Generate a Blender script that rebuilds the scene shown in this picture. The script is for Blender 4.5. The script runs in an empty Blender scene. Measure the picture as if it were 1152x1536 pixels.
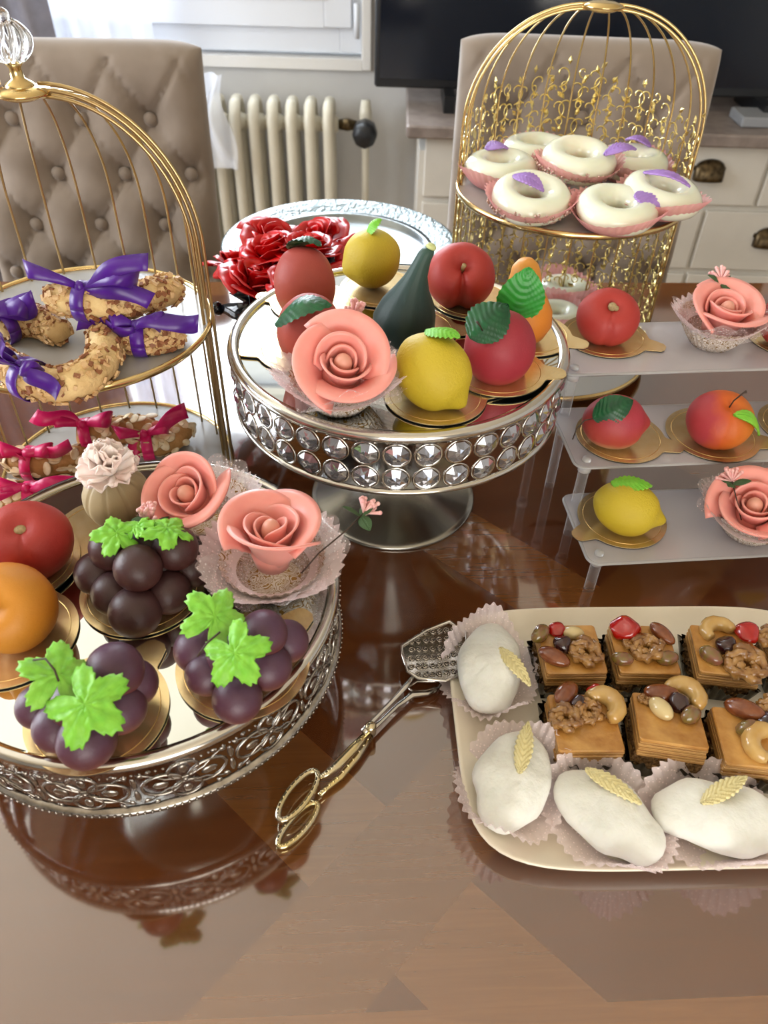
import bpy, math, random
import numpy as np
from math import sin, cos, pi, sqrt, radians, exp
from mathutils import Matrix, Vector, noise as mnoise
random.seed(7)
C = bpy.context.scene
COL = C.collection
TZ = 0.75            # height of the table top; every z below is measured from it
# ---------------------------------------------------------------- camera
F_, H_, TH, RO = 1153.0, 0.55, radians(42), radians(1.7)
cd = bpy.data.cameras.new('camera'); cam = bpy.data.objects.new('camera', cd); COL.objects.link(cam)
cd.sensor_fit = 'VERTICAL'; cd.sensor_height = 36; cd.lens = F_/1536*36
cam.matrix_world = Matrix.Translation((0, 0, TZ+H_)) @ Matrix.Rotation(pi/2-TH, 4, 'X') @ Matrix.Rotation(RO, 4, 'Z')
cd.dof.use_dof = True; cd.dof.focus_distance = 0.66; cd.dof.aperture_fstop = 9.0; cd.clip_start = 0.02
C.camera = cam
# ---------------------------------------------------------------- light
w = bpy.data.worlds.new('sky'); C.world = w; w.use_nodes = True
w.node_tree.nodes['Background'].inputs[0].default_value = (0.86, 0.93, 1.0, 1)
w.node_tree.nodes['Background'].inputs[1].default_value = 2.2
def area(name, loc, rot, sx, sy, power, col):
    l = bpy.data.lights.new(name, 'AREA'); l.shape = 'RECTANGLE'; l.size = sx; l.size_y = sy; l.energy = power; l.color = col
    o = bpy.data.objects.new(name, l); COL.objects.link(o); o.location = (loc[0], loc[1], loc[2]+TZ); o.rotation_euler = rot
    return o
area('window_daylight', (-0.95, 2.86, 0.85), (radians(-86), 0, 0), 1.7, 1.4, 150, (0.86, 0.93, 1.0))
area('added_side_fill', (-2.36, 0.9, 0.85), (0, radians(-98), 0), 1.4, 1.5, 95, (0.93, 0.96, 1.0))  # added fill from the left, no source seen there; models the sweets
area('added_front_fill', (0.5, -2.4, 0.6), (radians(116), 0, 0), 1.9, 1.8, 64, (1.0, 0.90, 0.76))  # added warm fill behind the camera, tilted up to brighten ceiling and foreground
C.view_settings.view_transform = 'Standard'; C.view_settings.look = 'None'
C.view_settings.gamma = 1; C.view_settings.exposure = 0.03; C.view_settings.use_curve_mapping = False
C.cycles.use_denoising = True; C.cycles.max_bounces = 10; C.cycles.diffuse_bounces = 4; C.cycles.glossy_bounces = 6
C.cycles.transmission_bounces = 8; C.cycles.transparent_max_bounces = 16; C.cycles.caustics_reflective = False
C.cycles.caustics_refractive = False; C.cycles.sample_clamp_indirect = 6

# ---------------------------------------------------------------- helpers
def at(u, v, z=0.0):
    """point of the horizontal plane at height z that the photograph shows at (u, v)"""
    x = (u-576)/F_; y = -(v-768)/F_
    xr = x*cos(RO)-y*sin(RO); yr = x*sin(RO)+y*cos(RO)
    d = (xr, cos(TH)+yr*sin(TH), -sin(TH)+yr*cos(TH)); t = (z-H_)/d[2]
    return (d[0]*t, d[1]*t, z)
def rotm(rx=0, ry=0, rz=0):
    return np.array((Matrix.Rotation(rz, 3, 'Z') @ Matrix.Rotation(ry, 3, 'Y') @ Matrix.Rotation(rx, 3, 'X')))
class G:
    def __init__(s): s.v = []; s.f = []; s.m = []; s.cur = 0
    def add(s, V, F):
        n = len(s.v); s.v += [tuple(map(float, p)) for p in V]
        s.f += [tuple(i+n for i in f) for f in F]; s.m += [s.cur]*len(F); return s
    def grid(s, fn, nu, nv, cu=False, cv=False):
        U = nu if cu else nu+1; W = nv if cv else nv+1
        V = [fn(i/nu, j/nv) for i in range(U) for j in range(W)]
        F = [(i*W+j, ((i+1) % U)*W+j, ((i+1) % U)*W+(j+1) % W, i*W+(j+1) % W) for i in range(nu) for j in range(nv)]
        return s.add(V, F)
    def box(s, c, d, rz=0, R=None):
        R = rotm(0, 0, rz) if R is None else R
        V = [np.array(c)+R @ np.array((x*d[0]/2, y*d[1]/2, z*d[2]/2)) for x in (-1, 1) for y in (-1, 1) for z in (-1, 1)]
        return s.add(V, [(0, 1, 3, 2), (4, 6, 7, 5), (0, 4, 5, 1), (2, 3, 7, 6), (0, 2, 6, 4), (1, 5, 7, 3)])
    def rbox(s, c, d, r, rz=0, R=None, n=3):
        """box with rounded vertical edges and a soft chamfer top and bottom"""
        R = rotm(0, 0, rz) if R is None else R
        hx, hy, hz = d[0]/2, d[1]/2, d[2]/2; ol = []
        def ring(k):
            o = []
            for q in range(4):
                cx = (hx-r)*(1, -1, -1, 1)[q]; cy = (hy-r)*(1, 1, -1, -1)[q]
                for i in range(n+1):
                    a = (q+i/n)*pi/2; o.append((cx+(r-k)*cos(a), cy+(r-k)*sin(a)))
            return o
        ch = min(r, hz)*0.5; V = []; N = 4*(n+1)
        for z, k in ((-hz, ch), (-hz+ch, 0), (hz-ch, 0), (hz, ch)):
            V += [np.array(c)+R @ np.array((x, y, z)) for x, y in ring(k)]
        F = [(l*N+i, l*N+(i+1) % N, (l+1)*N+(i+1) % N, (l+1)*N+i) for l in range(3) for i in range(N)]
        F += [tuple(range(N))[::-1], tuple(range(3*N, 4*N))]
        return s.add(V, F)
    def lathe(s, prof, n=48, c=(0, 0, 0), R=None, fl=None, cap=False):
        c = np.array(c); V = []; m = len(prof)
        for i in range(n):
            a = 2*pi*i/n; k = 1 if fl is None else fl(a)
            for r, z in prof:
                p = np.array((r*k*cos(a), r*k*sin(a), z)); V.append(c+(p if R is None else R @ p))
        F = [(i*m+j, ((i+1) % n)*m+j, ((i+1) % n)*m+j+1, i*m+j+1) for i in range(n) for j in range(m-1)]
        return s.add(V, F)
    def tube(s, pts, r, n=6, closed=False, caps=True, flat=1.0, up=None):
        P = [np.array(p, float) for p in pts]; m = len(P); V = []
        rr = r if hasattr(r, '__len__') else [r]*m
        prev = None
        for i in range(m):
            t = (P[(i+1) % m]-P[i-1]) if closed else (P[min(i+1, m-1)]-P[max(i-1, 0)])
            t = t/(np.linalg.norm(t)+1e-12)
            if prev is None:
                a = np.array(up if up is not None else ((0, 0, 1) if abs(t[2]) < .9 else (1, 0, 0)), float)
            else: a = prev
            a = a-t*np.dot(a, t); a /= (np.linalg.norm(a)+1e-12); b = np.cross(t, a); prev = a
            for k in range(n):
                q = 2*pi*k/n; V.append(P[i]+rr[i]*(cos(q)*a*flat+sin(q)*b))
        F = [(i*n+k, i*n+(k+1) % n, ((i+1) % m)*n+(k+1) % n, ((i+1) % m)*n+k) for i in range(m if closed else m-1) for k in range(n)]
        if caps and not closed: F += [tuple(range(n))[::-1], tuple((m-1)*n+k for k in range(n))]
        return s.add(V, F)
    def ball(s, c, r, nu=16, nv=10, R=None, fn=None):
        """ellipsoid; fn(dir) scales the radius"""
        r = (r, r, r) if not hasattr(r, '__len__') else r; c = np.array(c); V = []
        def pt(a, b):
            d = np.array((cos(a)*sin(b), sin(a)*sin(b), cos(b)))
            p = d*np.array(r)*(1 if fn is None else fn(d)); return c+(p if R is None else R @ p)
        V.append(pt(0, 0))
        for j in range(1, nv):
            for i in range(nu): V.append(pt(2*pi*i/nu, pi*j/nv))
        V.append(pt(0, pi)); L = len(V)-1; F = []
        for i in range(nu):
            i2 = (i+1) % nu
            F.append((0, 1+i, 1+i2)); F.append((L, 1+(nv-2)*nu+i2, 1+(nv-2)*nu+i))
            for j in range(nv-2): F.append((1+j*nu+i, 1+(j+1)*nu+i, 1+(j+1)*nu+i2, 1+j*nu+i2))
        return s.add(V, F)
    def prism(s, ol, z0, z1):
        n = len(ol); V = [(x, y, z0) for x, y in ol]+[(x, y, z1) for x, y in ol]
        F = [(i, (i+1) % n, n+(i+1) % n, n+i) for i in range(n)]+[tuple(range(n))[::-1], tuple(range(n, 2*n))]
        return s.add(V, F)
    def strip(s, pts, wd):
        V = []
        for p, q in zip(pts, wd):
            p = np.array(p, float); q = np.array(q, float); V += [p-q, p, p+q]
        F = []
        for i in range(len(pts)-1):
            for k in (0, 1): F.append((i*3+k, i*3+k+1, i*3+k+4, i*3+k+3))
        return s.add(V, F)
    def xf(s, R=None, t=(0, 0, 0), sc=1):
        R = np.eye(3) if R is None else R
        s.v = [tuple(R @ (np.array(p)*sc)+np.array(t)) for p in s.v]; return s
    def jitter(s, a, sc=100, seed=0):
        o = []
        for p in s.v:
            q = mnoise.noise_vector(Vector((p[0]*sc+seed, p[1]*sc, p[2]*sc))); o.append((p[0]+a*q[0], p[1]+a*q[1], p[2]+a*q[2]))
        s.v = o; return s
    def mk(s, name, mat, parent=None, smooth=True, loc=(0, 0, 0), rot=(0, 0, 0), solid=0, label=None, kind=None, offset=0):
        me = bpy.data.meshes.new(name); me.from_pydata(s.v, [], s.f)
        for m in (mat if isinstance(mat, (list, tuple)) else [mat]): me.materials.append(m)
        if isinstance(mat, (list, tuple)): me.polygons.foreach_set('material_index', s.m)
        if smooth: me.polygons.foreach_set('use_smooth', [True]*len(me.polygons))
        me.update()
        import bmesh
        bm = bmesh.new(); bm.from_mesh(me); bmesh.ops.recalc_face_normals(bm, faces=bm.faces); bm.to_mesh(me); bm.free()
        if smooth == 'auto':
            try: me.set_sharp_from_angle(angle=radians(35))
            except Exception: pass
        o = bpy.data.objects.new(name, me); COL.objects.link(o)
        o.location = (loc[0], loc[1], loc[2]+(TZ if parent is None else 0)); o.rotation_euler = rot
        if parent is not None: o.parent = parent
        if solid:
            md = o.modifiers.new('thickness', 'SOLIDIFY'); md.thickness = solid; md.offset = offset
        if label: o['label'] = label
        if kind: o['kind'] = kind
        return o
def thing(name, label, cat, loc=(0, 0, 0), rot=(0, 0, 0), group=None):
    o = bpy.data.objects.new(name, None); COL.objects.link(o); o.empty_display_size = .02
    o.location = (loc[0], loc[1], loc[2]+TZ); o.rotation_euler = rot
    return tag(o, label, cat, group)
def tag(o, label, cat, group=None):
    o['label'] = label; o['category'] = cat
    if group: o['group'] = group
    return o
def dupobj(o, parent, loc=None, rot=None):
    c = o.copy(); COL.objects.link(c); c.parent = parent
    if loc is not None: c.location = loc
    if rot is not None: c.rotation_euler = rot
    return c
def duptree(root, label, loc, rot, sc=None):
    r = root.copy(); COL.objects.link(r); r.location = (loc[0], loc[1], loc[2]+TZ); r.rotation_euler = rot; r['label'] = label
    if sc: r.scale = (sc, sc, sc)
    for ch in list(root.children):
        c = dupobj(ch, r)
        for g in list(ch.children): dupobj(g, c)
    return r
S = 'structure'
# ---------------------------------------------------------------- materials
def hexc(h):
    h = h.lstrip('#'); o = []
    for i in (0, 2, 4):
        c = int(h[i:i+2], 16)/255; o.append(c/12.92 if c <= .04045 else ((c+.055)/1.055)**2.4)
    return (*o, 1)
class N:
    """tiny node-tree writer"""
    def __init__(s, name):
        s.m = bpy.data.materials.new(name); s.m.use_nodes = True; s.t = s.m.node_tree; s.b = s.t.nodes['Principled BSDF']
        s.out = s.t.nodes['Material Output']; s.tc = s.t.nodes.new('ShaderNodeTexCoord')
    def n(s, ty, ins={}, **at):
        x = s.t.nodes.new('ShaderNode'+ty)
        for k, v in at.items(): setattr(x, k, v)
        for k, v in ins.items():
            if hasattr(v, 'is_output') or isinstance(v, bpy.types.NodeSocket): s.t.links.new(v, x.inputs[k])
            else: x.inputs[k].default_value = v
        return x
    def set(s, **kw):
        for k, v in kw.items():
            k = k.replace('_', ' ')
            if isinstance(v, bpy.types.NodeSocket): s.t.links.new(v, s.b.inputs[k])
            else: s.b.inputs[k].default_value = v
        return s
    def link(s, a, b): s.t.links.new(a, b)
    def ramp(s, fac, stops, interp='LINEAR'):
        r = s.n('ValToRGB', {'Fac': fac}); cr = r.color_ramp; cr.interpolation = interp
        while len(cr.elements) < len(stops): cr.elements.new(0.5)
        for e, (p, c) in zip(cr.elements, stops): e.position = p; e.color = c
        return r.outputs[0]
    def noise(s, sc, det=3, rough=.5, vec=None, dist=0):
        return s.n('TexNoise', {'Vector': vec or s.tc.outputs['Object'], 'Scale': sc, 'Detail': det, 'Roughness': rough, 'Distortion': dist}).outputs['Fac']
    def bump(s, h, strength=.3, dist=.001):
        b = s.n('Bump', {'Height': h, 'Strength': strength, 'Distance': dist}); s.link(b.outputs[0], s.b.inputs['Normal']); return s
def mat(name, c1, c2=None, sc=30, rough=.5, metal=0, bump=0, bsc=None, bd=.001, **kw):
    m = N(name); c1 = hexc(c1) if isinstance(c1, str) else c1
    if c2 is not None:
        c2 = hexc(c2) if isinstance(c2, str) else c2
        m.set(Base_Color=m.ramp(m.noise(sc), [(.35, c1), (.65, c2)]))
    else: m.set(Base_Color=c1)
    m.set(Roughness=rough, Metallic=metal)
    if bump: m.bump(m.noise(bsc or sc*3, 4), bump, bd)
    m.set(**kw); return m.m
def trans(name, col, op, rough=.4, dots=None, dotcol=(1, 1, 1, 1), bump=0):
    """thin sheer cloth or film: transparent weave, translucent threads, printed dots"""
    m = N(name); tr = m.n('BsdfTransparent', {'Color': (1, 1, 1, 1)})
    df = m.n('BsdfDiffuse', {'Color': col}); tl = m.n('BsdfTranslucent', {'Color': col}); gl = m.n('BsdfGlossy', {'Color': (1, 1, 1, 1), 'Roughness': rough})
    a = m.n('MixShader', {0: .28, 1: df.outputs[0], 2: tl.outputs[0]}); b = m.n('MixShader', {0: .04, 1: a.outputs[0], 2: gl.outputs[0]})
    fac = op
    if dots:
        vo = m.n('TexVoronoi', {'Vector': m.tc.outputs['Object'], 'Scale': dots, 'Randomness': .35})
        d = m.n('Math', {0: vo.outputs['Distance'], 1: .24}, operation='LESS_THAN'); mx = m.n('Math', {0: d.outputs[0], 1: op}, operation='MAXIMUM'); fac = mx.outputs[0]
    mm = m.n('MixShader', {0: fac, 1: tr.outputs[0], 2: b.outputs[0]}); m.link(mm.outputs[0], m.out.inputs['Surface']); return m.m
def thinfres(m):
    lw = m.n('LayerWeight', {'Blend': .5}); pw = m.n('Math', {0: lw.outputs['Facing'], 1: 4.0}, operation='POWER')
    return m.n('Math', {0: pw.outputs[0], 1: .7, 2: .05}, operation='MULTIPLY_ADD')
def clear(name, tint=(1, 1, 1, 1), ior=1.45, refl=1.0):
    """clear sheet seen from either side: transparent with a Fresnel reflection"""
    m = N(name); tr = m.n('BsdfTransparent', {'Color': tint}); gl = m.n('BsdfGlossy', {'Color': (1, 1, 1, 1), 'Roughness': .02})
    fr = thinfres(m); mm = m.n('MixShader', {0: fr.outputs[0], 1: tr.outputs[0], 2: gl.outputs[0]})
    m.link(mm.outputs[0], m.out.inputs['Surface']); return m.m

wall_m = mat('painted_plaster', '#c9c8c6', '#c2c1bf', 6, .8, bump=.1, bsc=90)
ceil_m = mat('ceiling_paint', '#f0e6d0', '#ede2ca', 5, .85)
pvc_m = mat('white_window_frame', '#dfe3ea', rough=.35)
trim_m = mat('white_trim', '#dcdad6', rough=.5)
rad_m = mat('radiator_enamel', '#c8c2b0', '#cfc9b8', 10, .35)
blackp_m = mat('black_plastic', '#111317', rough=.4)
cabw_m = mat('cabinet_paint', '#d6d2c9', '#cfcbc2', 8, .45)
cabt_m = mat('cabinet_grey_wood', '#8b7f78', '#776b65', 30, .4)
chair_m = mat('taupe_velvet', '#8c7e71', '#827467', 14, .9, bump=.15, bsc=900, Sheen_Weight=.5, Sheen_Roughness=.4)
chairleg_m = mat('dark_chair_wood', '#3a2418', rough=.4)
bronze_m = mat('antique_bronze', '#6a5a41', '#3a3022', 60, .35, .9)
silver_m = mat('polished_silver', '#cdc9c2', rough=.13, metal=1)
silvera_m = mat('antique_silver', '#b8b2aa', '#8f8880', 120, .22, 1)
steel_m = mat('brushed_steel', '#a9a8a2', '#98968f', 9, .22, 1)
mirror_m = mat('mirror_glass', '#dde0dc', rough=.015, metal=1)
gold_m = mat('pale_gold_metal', '#d9bd83', rough=.2, metal=1)
goldd_m = mat('aged_gold_wire', '#bca273', rough=.3, metal=1)
golds_m = mat('bright_gold_leaf', '#dccb8c', '#cdb872', 200, .30, 1)
board_m = mat('gold_foil_card', '#f4dcaa', '#e8cc94', 90, .27, .86, bump=.12, bsc=260, bd=.0004)
boardr_m = mat('gold_foil_rim', '#e2bd7d', rough=.3, metal=1)
carde_m = mat('black_card_underside', '#17181a', rough=.6)
porc_m = mat('cream_porcelain', '#eee5d3', rough=.12, Coat_Weight=.5)
m = N('clear_acrylic'); lw = m.n('LayerWeight', {'Blend': .5}); pw = m.n('Math', {0: lw.outputs['Facing'], 1: 2.5}, operation='POWER')
fc = m.n('Math', {0: pw.outputs[0], 1: .75, 2: .07}, operation='MULTIPLY_ADD'); pb = m.n('BsdfPrincipled', {'Base Color': hexc('#f2f4f8'), 'Roughness': .08}); tr = m.n('BsdfTransparent')
sh = m.n('MixShader', {0: fc.outputs[0], 1: tr.outputs[0], 2: pb.outputs[0]}); m.link(sh.outputs[0], m.out.inputs['Surface']); acry_m = m.m
glassw_m = clear('window_glass', (.98, .99, 1, 1), 1.5)
m = N('acrylic_shelf')
tr = m.n('BsdfTransparent', {'Color': (.96, .97, .99, 1)}); gl = m.n('BsdfGlossy', {'Color': (1, 1, 1, 1), 'Roughness': .05}); df = m.n('BsdfDiffuse', {'Color': hexc('#eceaf2')})
fr = thinfres(m); a = m.n('MixShader', {0: .36, 1: tr.outputs[0], 2: df.outputs[0]}); b = m.n('MixShader', {0: fr.outputs[0], 1: a.outputs[0], 2: gl.outputs[0]})
m.link(b.outputs[0], m.out.inputs['Surface']); acrys_m = m.m
acrye_m = mat('polished_acrylic_edge', '#f4f4f6', rough=.1, Transmission_Weight=.6, IOR=1.2)
crys_m = mat('cut_crystal', '#ffffff', rough=.0, Transmission_Weight=1.0, IOR=1.5, Specular_IOR_Level=1.0)
gem_m = mat('foil_backed_crystal', '#b4b4ba', rough=.03, metal=.85)
# table: diagonal strap inlay under gloss lacquer
m = N('mahogany_veneer')
sep = m.n('SeparateXYZ', {0: m.tc.outputs['Object']})
def mm(op, a, b=None, **k):
    d = {0: a}
    if b is not None: d[1] = b
    return m.n('Math', d, operation=op).outputs[0]
X, Y = sep.outputs[0], sep.outputs[1]
p = mm('ADD', X, Y); q = mm('SUBTRACT', X, Y)
fp = mm('FRACT', mm('ADD', mm('MULTIPLY', p, 2.3), .22)); fq = mm('FRACT', mm('ADD', mm('MULTIPLY', q, 2.3), .42))
sp = mm('LESS_THAN', fp, .26); sq = mm('LESS_THAN', fq, .26)
def grain(ax, ay):
    mp = m.n('Mapping', {'Vector': m.tc.outputs['Object'], 'Rotation': (0, 0, ax), 'Scale': (3, 60, 3)}); return m.noise(3, 5, .6, mp.outputs[0], .6)
cA = m.ramp(grain(radians(45), 0), [(.3, hexc('#70431e')), (.7, hexc('#7e4e26'))])
cB = m.ramp(grain(radians(-45), 0), [(.3, hexc('#693e1c')), (.7, hexc('#764822'))])
cC = m.ramp(grain(0, 0), [(.3, hexc('#562c14')), (.7, hexc('#643619'))])
x1 = m.n('MixRGB', {0: sp, 1: cC, 2: cA}); x2 = m.n('MixRGB', {0: sq, 1: x1.outputs[0], 2: cB})
ed = mm('GREATER_THAN', mm('ABSOLUTE', mm('ADD', Y, -.016)), .484); cE = m.ramp(grain(0, 0), [(.3, hexc('#74461f')), (.7, hexc('#845228'))])
x3 = m.n('MixRGB', {0: ed, 1: x2.outputs[0], 2: cE})
m.set(Base_Color=x3.outputs[0], Roughness=.07, IOR=2.5, Coat_Weight=.3, Coat_Roughness=.04); table_m = m.m
# pastry and sweet materials
def marz(name, stops, axis='Z', sc=1.0, nsc=25, rough=.55, off=0, bump=.12, **k):
    """marzipan blushed along one axis of the fruit"""
    m = N(name); s = m.n('SeparateXYZ', {0: m.tc.outputs['Generated']}); o = s.outputs['XYZ'.index(axis)]
    nz = m.n('Math', {0: m.noise(nsc, 4), 1: -.5}, operation='ADD'); nz2 = m.n('Math', {0: nz.outputs[0], 1: .55}, operation='MULTIPLY')
    f = m.n('Math', {0: o, 1: nz2.outputs[0]}, operation='ADD')
    m.set(Base_Color=m.ramp(f.outputs[0], [(p, hexc(c)) for p, c in stops]), Roughness=rough, Subsurface_Weight=.03, Subsurface_Radius=(.01, .004, .002), Subsurface_Scale=.2)
    m.bump(m.noise(420, 4, .7), bump*2.5, .0008); m.set(**k); return m.m
peach_m = marz('red_peach_marzipan', [(.0, '#b95731'), (.3, '#b23a2c'), (.9, '#a6312b')])
peachs_m = marz('soft_peach_marzipan', [(.05, '#c0844d'), (.35, '#b24f3a'), (.9, '#a03f37')])
crim_m = marz('crimson_marzipan', [(.05, '#b2493d'), (.3, '#a02937'), (.9, '#902431')])
nect_m = marz('two_tone_peach', [(.12, '#c6976a'), (.34, '#b24737'), (.8, '#9e2c3a')])
orange_m = marz('orange_marzipan', [(.1, '#ba6518'), (.5, '#c7761b'), (.9, '#c98425')])
aprf_m = marz('apricot_marzipan', [(.2, '#ac373f'), (.42, '#c25619'), (.9, '#c76e1a')], 'X')
lemon_m = marz('lemon_marzipan', [(.1, '#b99716'), (.5, '#c2a925'), (.9, '#c2ab27')], bump=.35)
gourd_m = marz('dark_green_marzipan', [(.1, '#122927'), (.5, '#183331'), (.95, '#2d493f')])
pear_m = marz('pear_marzipan', [(.1, '#c26e24'), (.5, '#cc7a1d'), (.95, '#cd8931')])
pump_m = marz('beige_marzipan', [(.1, '#a8946c'), (.9, '#b3a17c')])
grape_m = marz('grape_marzipan', [(.0, '#60302a'), (.45, '#472826'), (1, '#3c2426')], rough=.42, nsc=60)
grapev_m = marz('violet_grape_marzipan', [(.05, '#7c3e30'), (.45, '#562e32'), (.95, '#4e3248')], rough=.42, nsc=60)
rose_m = mat('pink_sugar_paste', '#ee9a90', '#f0a298', 60, .36, Subsurface_Weight=.25, Subsurface_Radius=(.008, .003, .002), Subsurface_Scale=.5, Sheen_Weight=.15)
bud_m = mat('pale_bud_paste', '#d99a86', rough=.45)
white_fl_m = mat('white_flower_paste', '#fbf2ec', '#f6dcd4', 50, .5, Subsurface_Weight=.15, Subsurface_Scale=.3)
leafd_m = mat('dark_green_leaf', '#125a30', '#0c4426', 90, .38)
leafm_m = mat('mid_green_leaf', '#2f9a34', '#23852c', 90, .4)
leafl_m = mat('lime_green_leaf', '#86cc3a', '#74bf32', 120, .5, bump=.3, bsc=400, Subsurface_Weight=.1, Subsurface_Scale=.2)
stem_m = mat('dark_stem', '#3a2a20', rough=.6)
stemp_m = mat('pale_stem', '#b09a70', '#8a7650', 300, .6)
purp_m = mat('purple_satin', '#4e128c', '#440f7c', 40, .34, Sheen_Weight=.08)
pinkr_m = mat('fuchsia_satin', '#dc1268', '#cc0e5c', 40, .34, Sheen_Weight=.08)
cook_m = mat('butter_cookie', '#e2c68e', '#d4b078', 60, .7, bump=.6, bsc=250, bd=.002)
nut1_m = mat('chopped_almond', '#d8b888', '#c49a68', 300, .6)
nut2_m = mat('almond_skin', '#7d4a2c', '#94603c', 300, .6)
cookb_m = mat('browned_cookie', '#c09058', '#a87840', 60, .7, bump=.6, bsc=250, bd=.002)
slice_m = mat('toasted_almond_slice', '#f0dfc0', '#dcbc8c', 120, .5)
donut_m = mat('white_glaze', '#f0ead2', '#ece6cc', 20, .16, Subsurface_Weight=.2, Subsurface_Scale=.4, Coat_Weight=.4)
lilac_m = mat('lilac_fondant', '#9a74c4', '#a884cc', 80, .45)
powder_m = mat('icing_sugar', '#f4f2ec', '#ece9e2', 60, .9, bump=.8, bsc=120, bd=.002, Subsurface_Weight=.1, Subsurface_Scale=.3)
feath_m = mat('pale_yellow_paste', '#f0e6b4', '#e8dca4', 80, .5)
bak_m = mat('baklava_crust', '#a8702c', '#cc9a54', 55, .28, bump=.5, bsc=250, bd=.001, Coat_Weight=.4)
baks_m = N('baklava_layers')
_s = baks_m.n('TexWave', {'Vector': baks_m.tc.outputs['Object'], 'Scale': 260, 'Distortion': 2.5, 'Detail': 2}, bands_direction='Z')
baks_m.set(Base_Color=baks_m.ramp(_s.outputs['Fac'], [(.2, hexc('#9a6b35')), (.7, hexc('#c4995c'))]), Roughness=.35); baks_m = baks_m.m
bakn_m = mat('crushed_nut_filling', '#7e5c2f', '#614422', 400, .6, bump=1, bsc=500, bd=.002)
almond_m = mat('glazed_almond', '#70391d', '#854926', 160, .2, bump=.3, bsc=500, Coat_Weight=.6)
almw_m = mat('blanched_almond', '#d3be8b', rough=.22, Coat_Weight=.6)
cash_m = mat('glazed_cashew', '#c4a061', '#bb9250', 120, .22, Coat_Weight=.6)
waln_m = mat('glazed_walnut', '#b08449', '#7e5226', 160, .25, bump=1, bsc=220, bd=.002, Coat_Weight=.6)
pist_m = mat('glazed_pistachio', '#726128', '#835242', 200, .22, Coat_Weight=.6)
rais_m = mat('dark_raisin', '#351212', '#260c0e', 200, .2, bump=.5, bsc=300, Coat_Weight=.6)
cher_m = mat('candied_cherry', '#c60e0b', '#b40907', 90, .12, Transmission_Weight=.25, Coat_Weight=.8)
foil_m = mat('dark_foil_cup', '#4a4334', '#2e2a22', 120, .18, .85)
sprig_m = mat('pink_stamens', '#e8a8a8', '#f0c0bc', 200, .5)
sprl_m = mat('dark_cloth_leaf', '#3c5a34', rough=.6)
redp_m = mat('red_satin_petal', '#c80a0f', '#b0080c', 60, .33)
blackg_m = mat('black_glossy_wrap', '#0c0f14', rough=.1)
tulle_m = trans('dotted_pink_tulle', hexc('#f6e4e4'), .22, dots=330)
tullew_m = trans('dotted_white_tulle', hexc('#f6f2f2'), .26, dots=300)
pinkp_m = trans('pink_tissue_paper', hexc('#fff0f2'), .72, dots=330)
cupp_m = trans('pink_cup_paper', hexc('#e6a4a2'), .8)
sheer_m = trans('sheer_curtain', hexc('#f4f7ff'), .62)
# scroll printed paper
m = N('gold_scroll_paper')
ns = m.n('TexNoise', {'Vector': m.tc.outputs['Object'], 'Scale': 85, 'Detail': 0, 'Distortion': 2.2})
band = m.n('Math', {0: m.n('Math', {0: ns.outputs[0], 1: 7.0}, operation='MULTIPLY').outputs[0]}, operation='FRACT').outputs[0]
k = m.n('Math', {0: band, 1: .34}, operation='LESS_THAN').outputs[0]
m.set(Base_Color=m.n('MixRGB', {0: k, 1: hexc('#ece2da'), 2: hexc('#a07c3c')}).outputs[0], Metallic=m.n('Math', {0: k, 1: .7}, operation='MULTIPLY').outputs[0], Roughness=.35)
scroll_m = m.m
# ================================================================ the room
X0, X1, Y0, Y1, ZF, ZC = -2.25, 2.5, -2.3, 2.7, -0.75, 1.75
def slab(name, c, d, mt, kind=S, **k):
    o = G().box((0, 0, 0), d).mk(name, mt, loc=c, smooth=False); o['kind'] = kind; return o
floor_m = mat('oak_floor', '#a98d6c', '#957a5a', 12, .35)
slab('floor', ((X0+X1)/2, .2, ZF-.05), (X1-X0+.4, 5.6, .1), floor_m)
slab('ceiling', ((X0+X1)/2, .2, ZC+.05), (X1-X0+.4, 5.6, .1), ceil_m)
def wall_y(name, yc, th, holes, x0, x1):
    g = G(); (hx0, hx1, hz0, hz1) = holes
    for a, b, c, d in ((x0, hx0, ZF, ZC), (hx1, x1, ZF, ZC), (hx0, hx1, ZF, hz0), (hx0, hx1, hz1, ZC)):
        g.box(((a+b)/2, yc, (c+d)/2), (b-a, th, d-c))
    o = g.mk(name, wall_m, smooth=False); o['kind'] = S
wall_y('wall_back', Y1+.1, .2, (-1.8, -.10, .0, 1.6), X0-.1, X1+.1)
wall_y('wall_front', Y0-.05, .1, (-.5, 1.5, ZF, 1.45), X0-.1, X1+.1)
g = G()
for a, b, c, d in ((Y0, .15, ZF, ZC), (1.65, Y1, ZF, ZC), (.15, 1.65, ZF, .1), (.15, 1.65, 1.55, ZC)): g.box((X0-.05, (a+b)/2, (c+d)/2), (.1, b-a, d-c))
g.mk('wall_left', wall_m, smooth=False)['kind'] = S
slab('wall_right', (X1+.05, .2, .5), (.1, 5.2, 2.5), wall_m)
slab('baseboard_back', ((X0+X1)/2, Y1-.008, ZF+.05), (X1-X0, .016, .1), trim_m)
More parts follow.
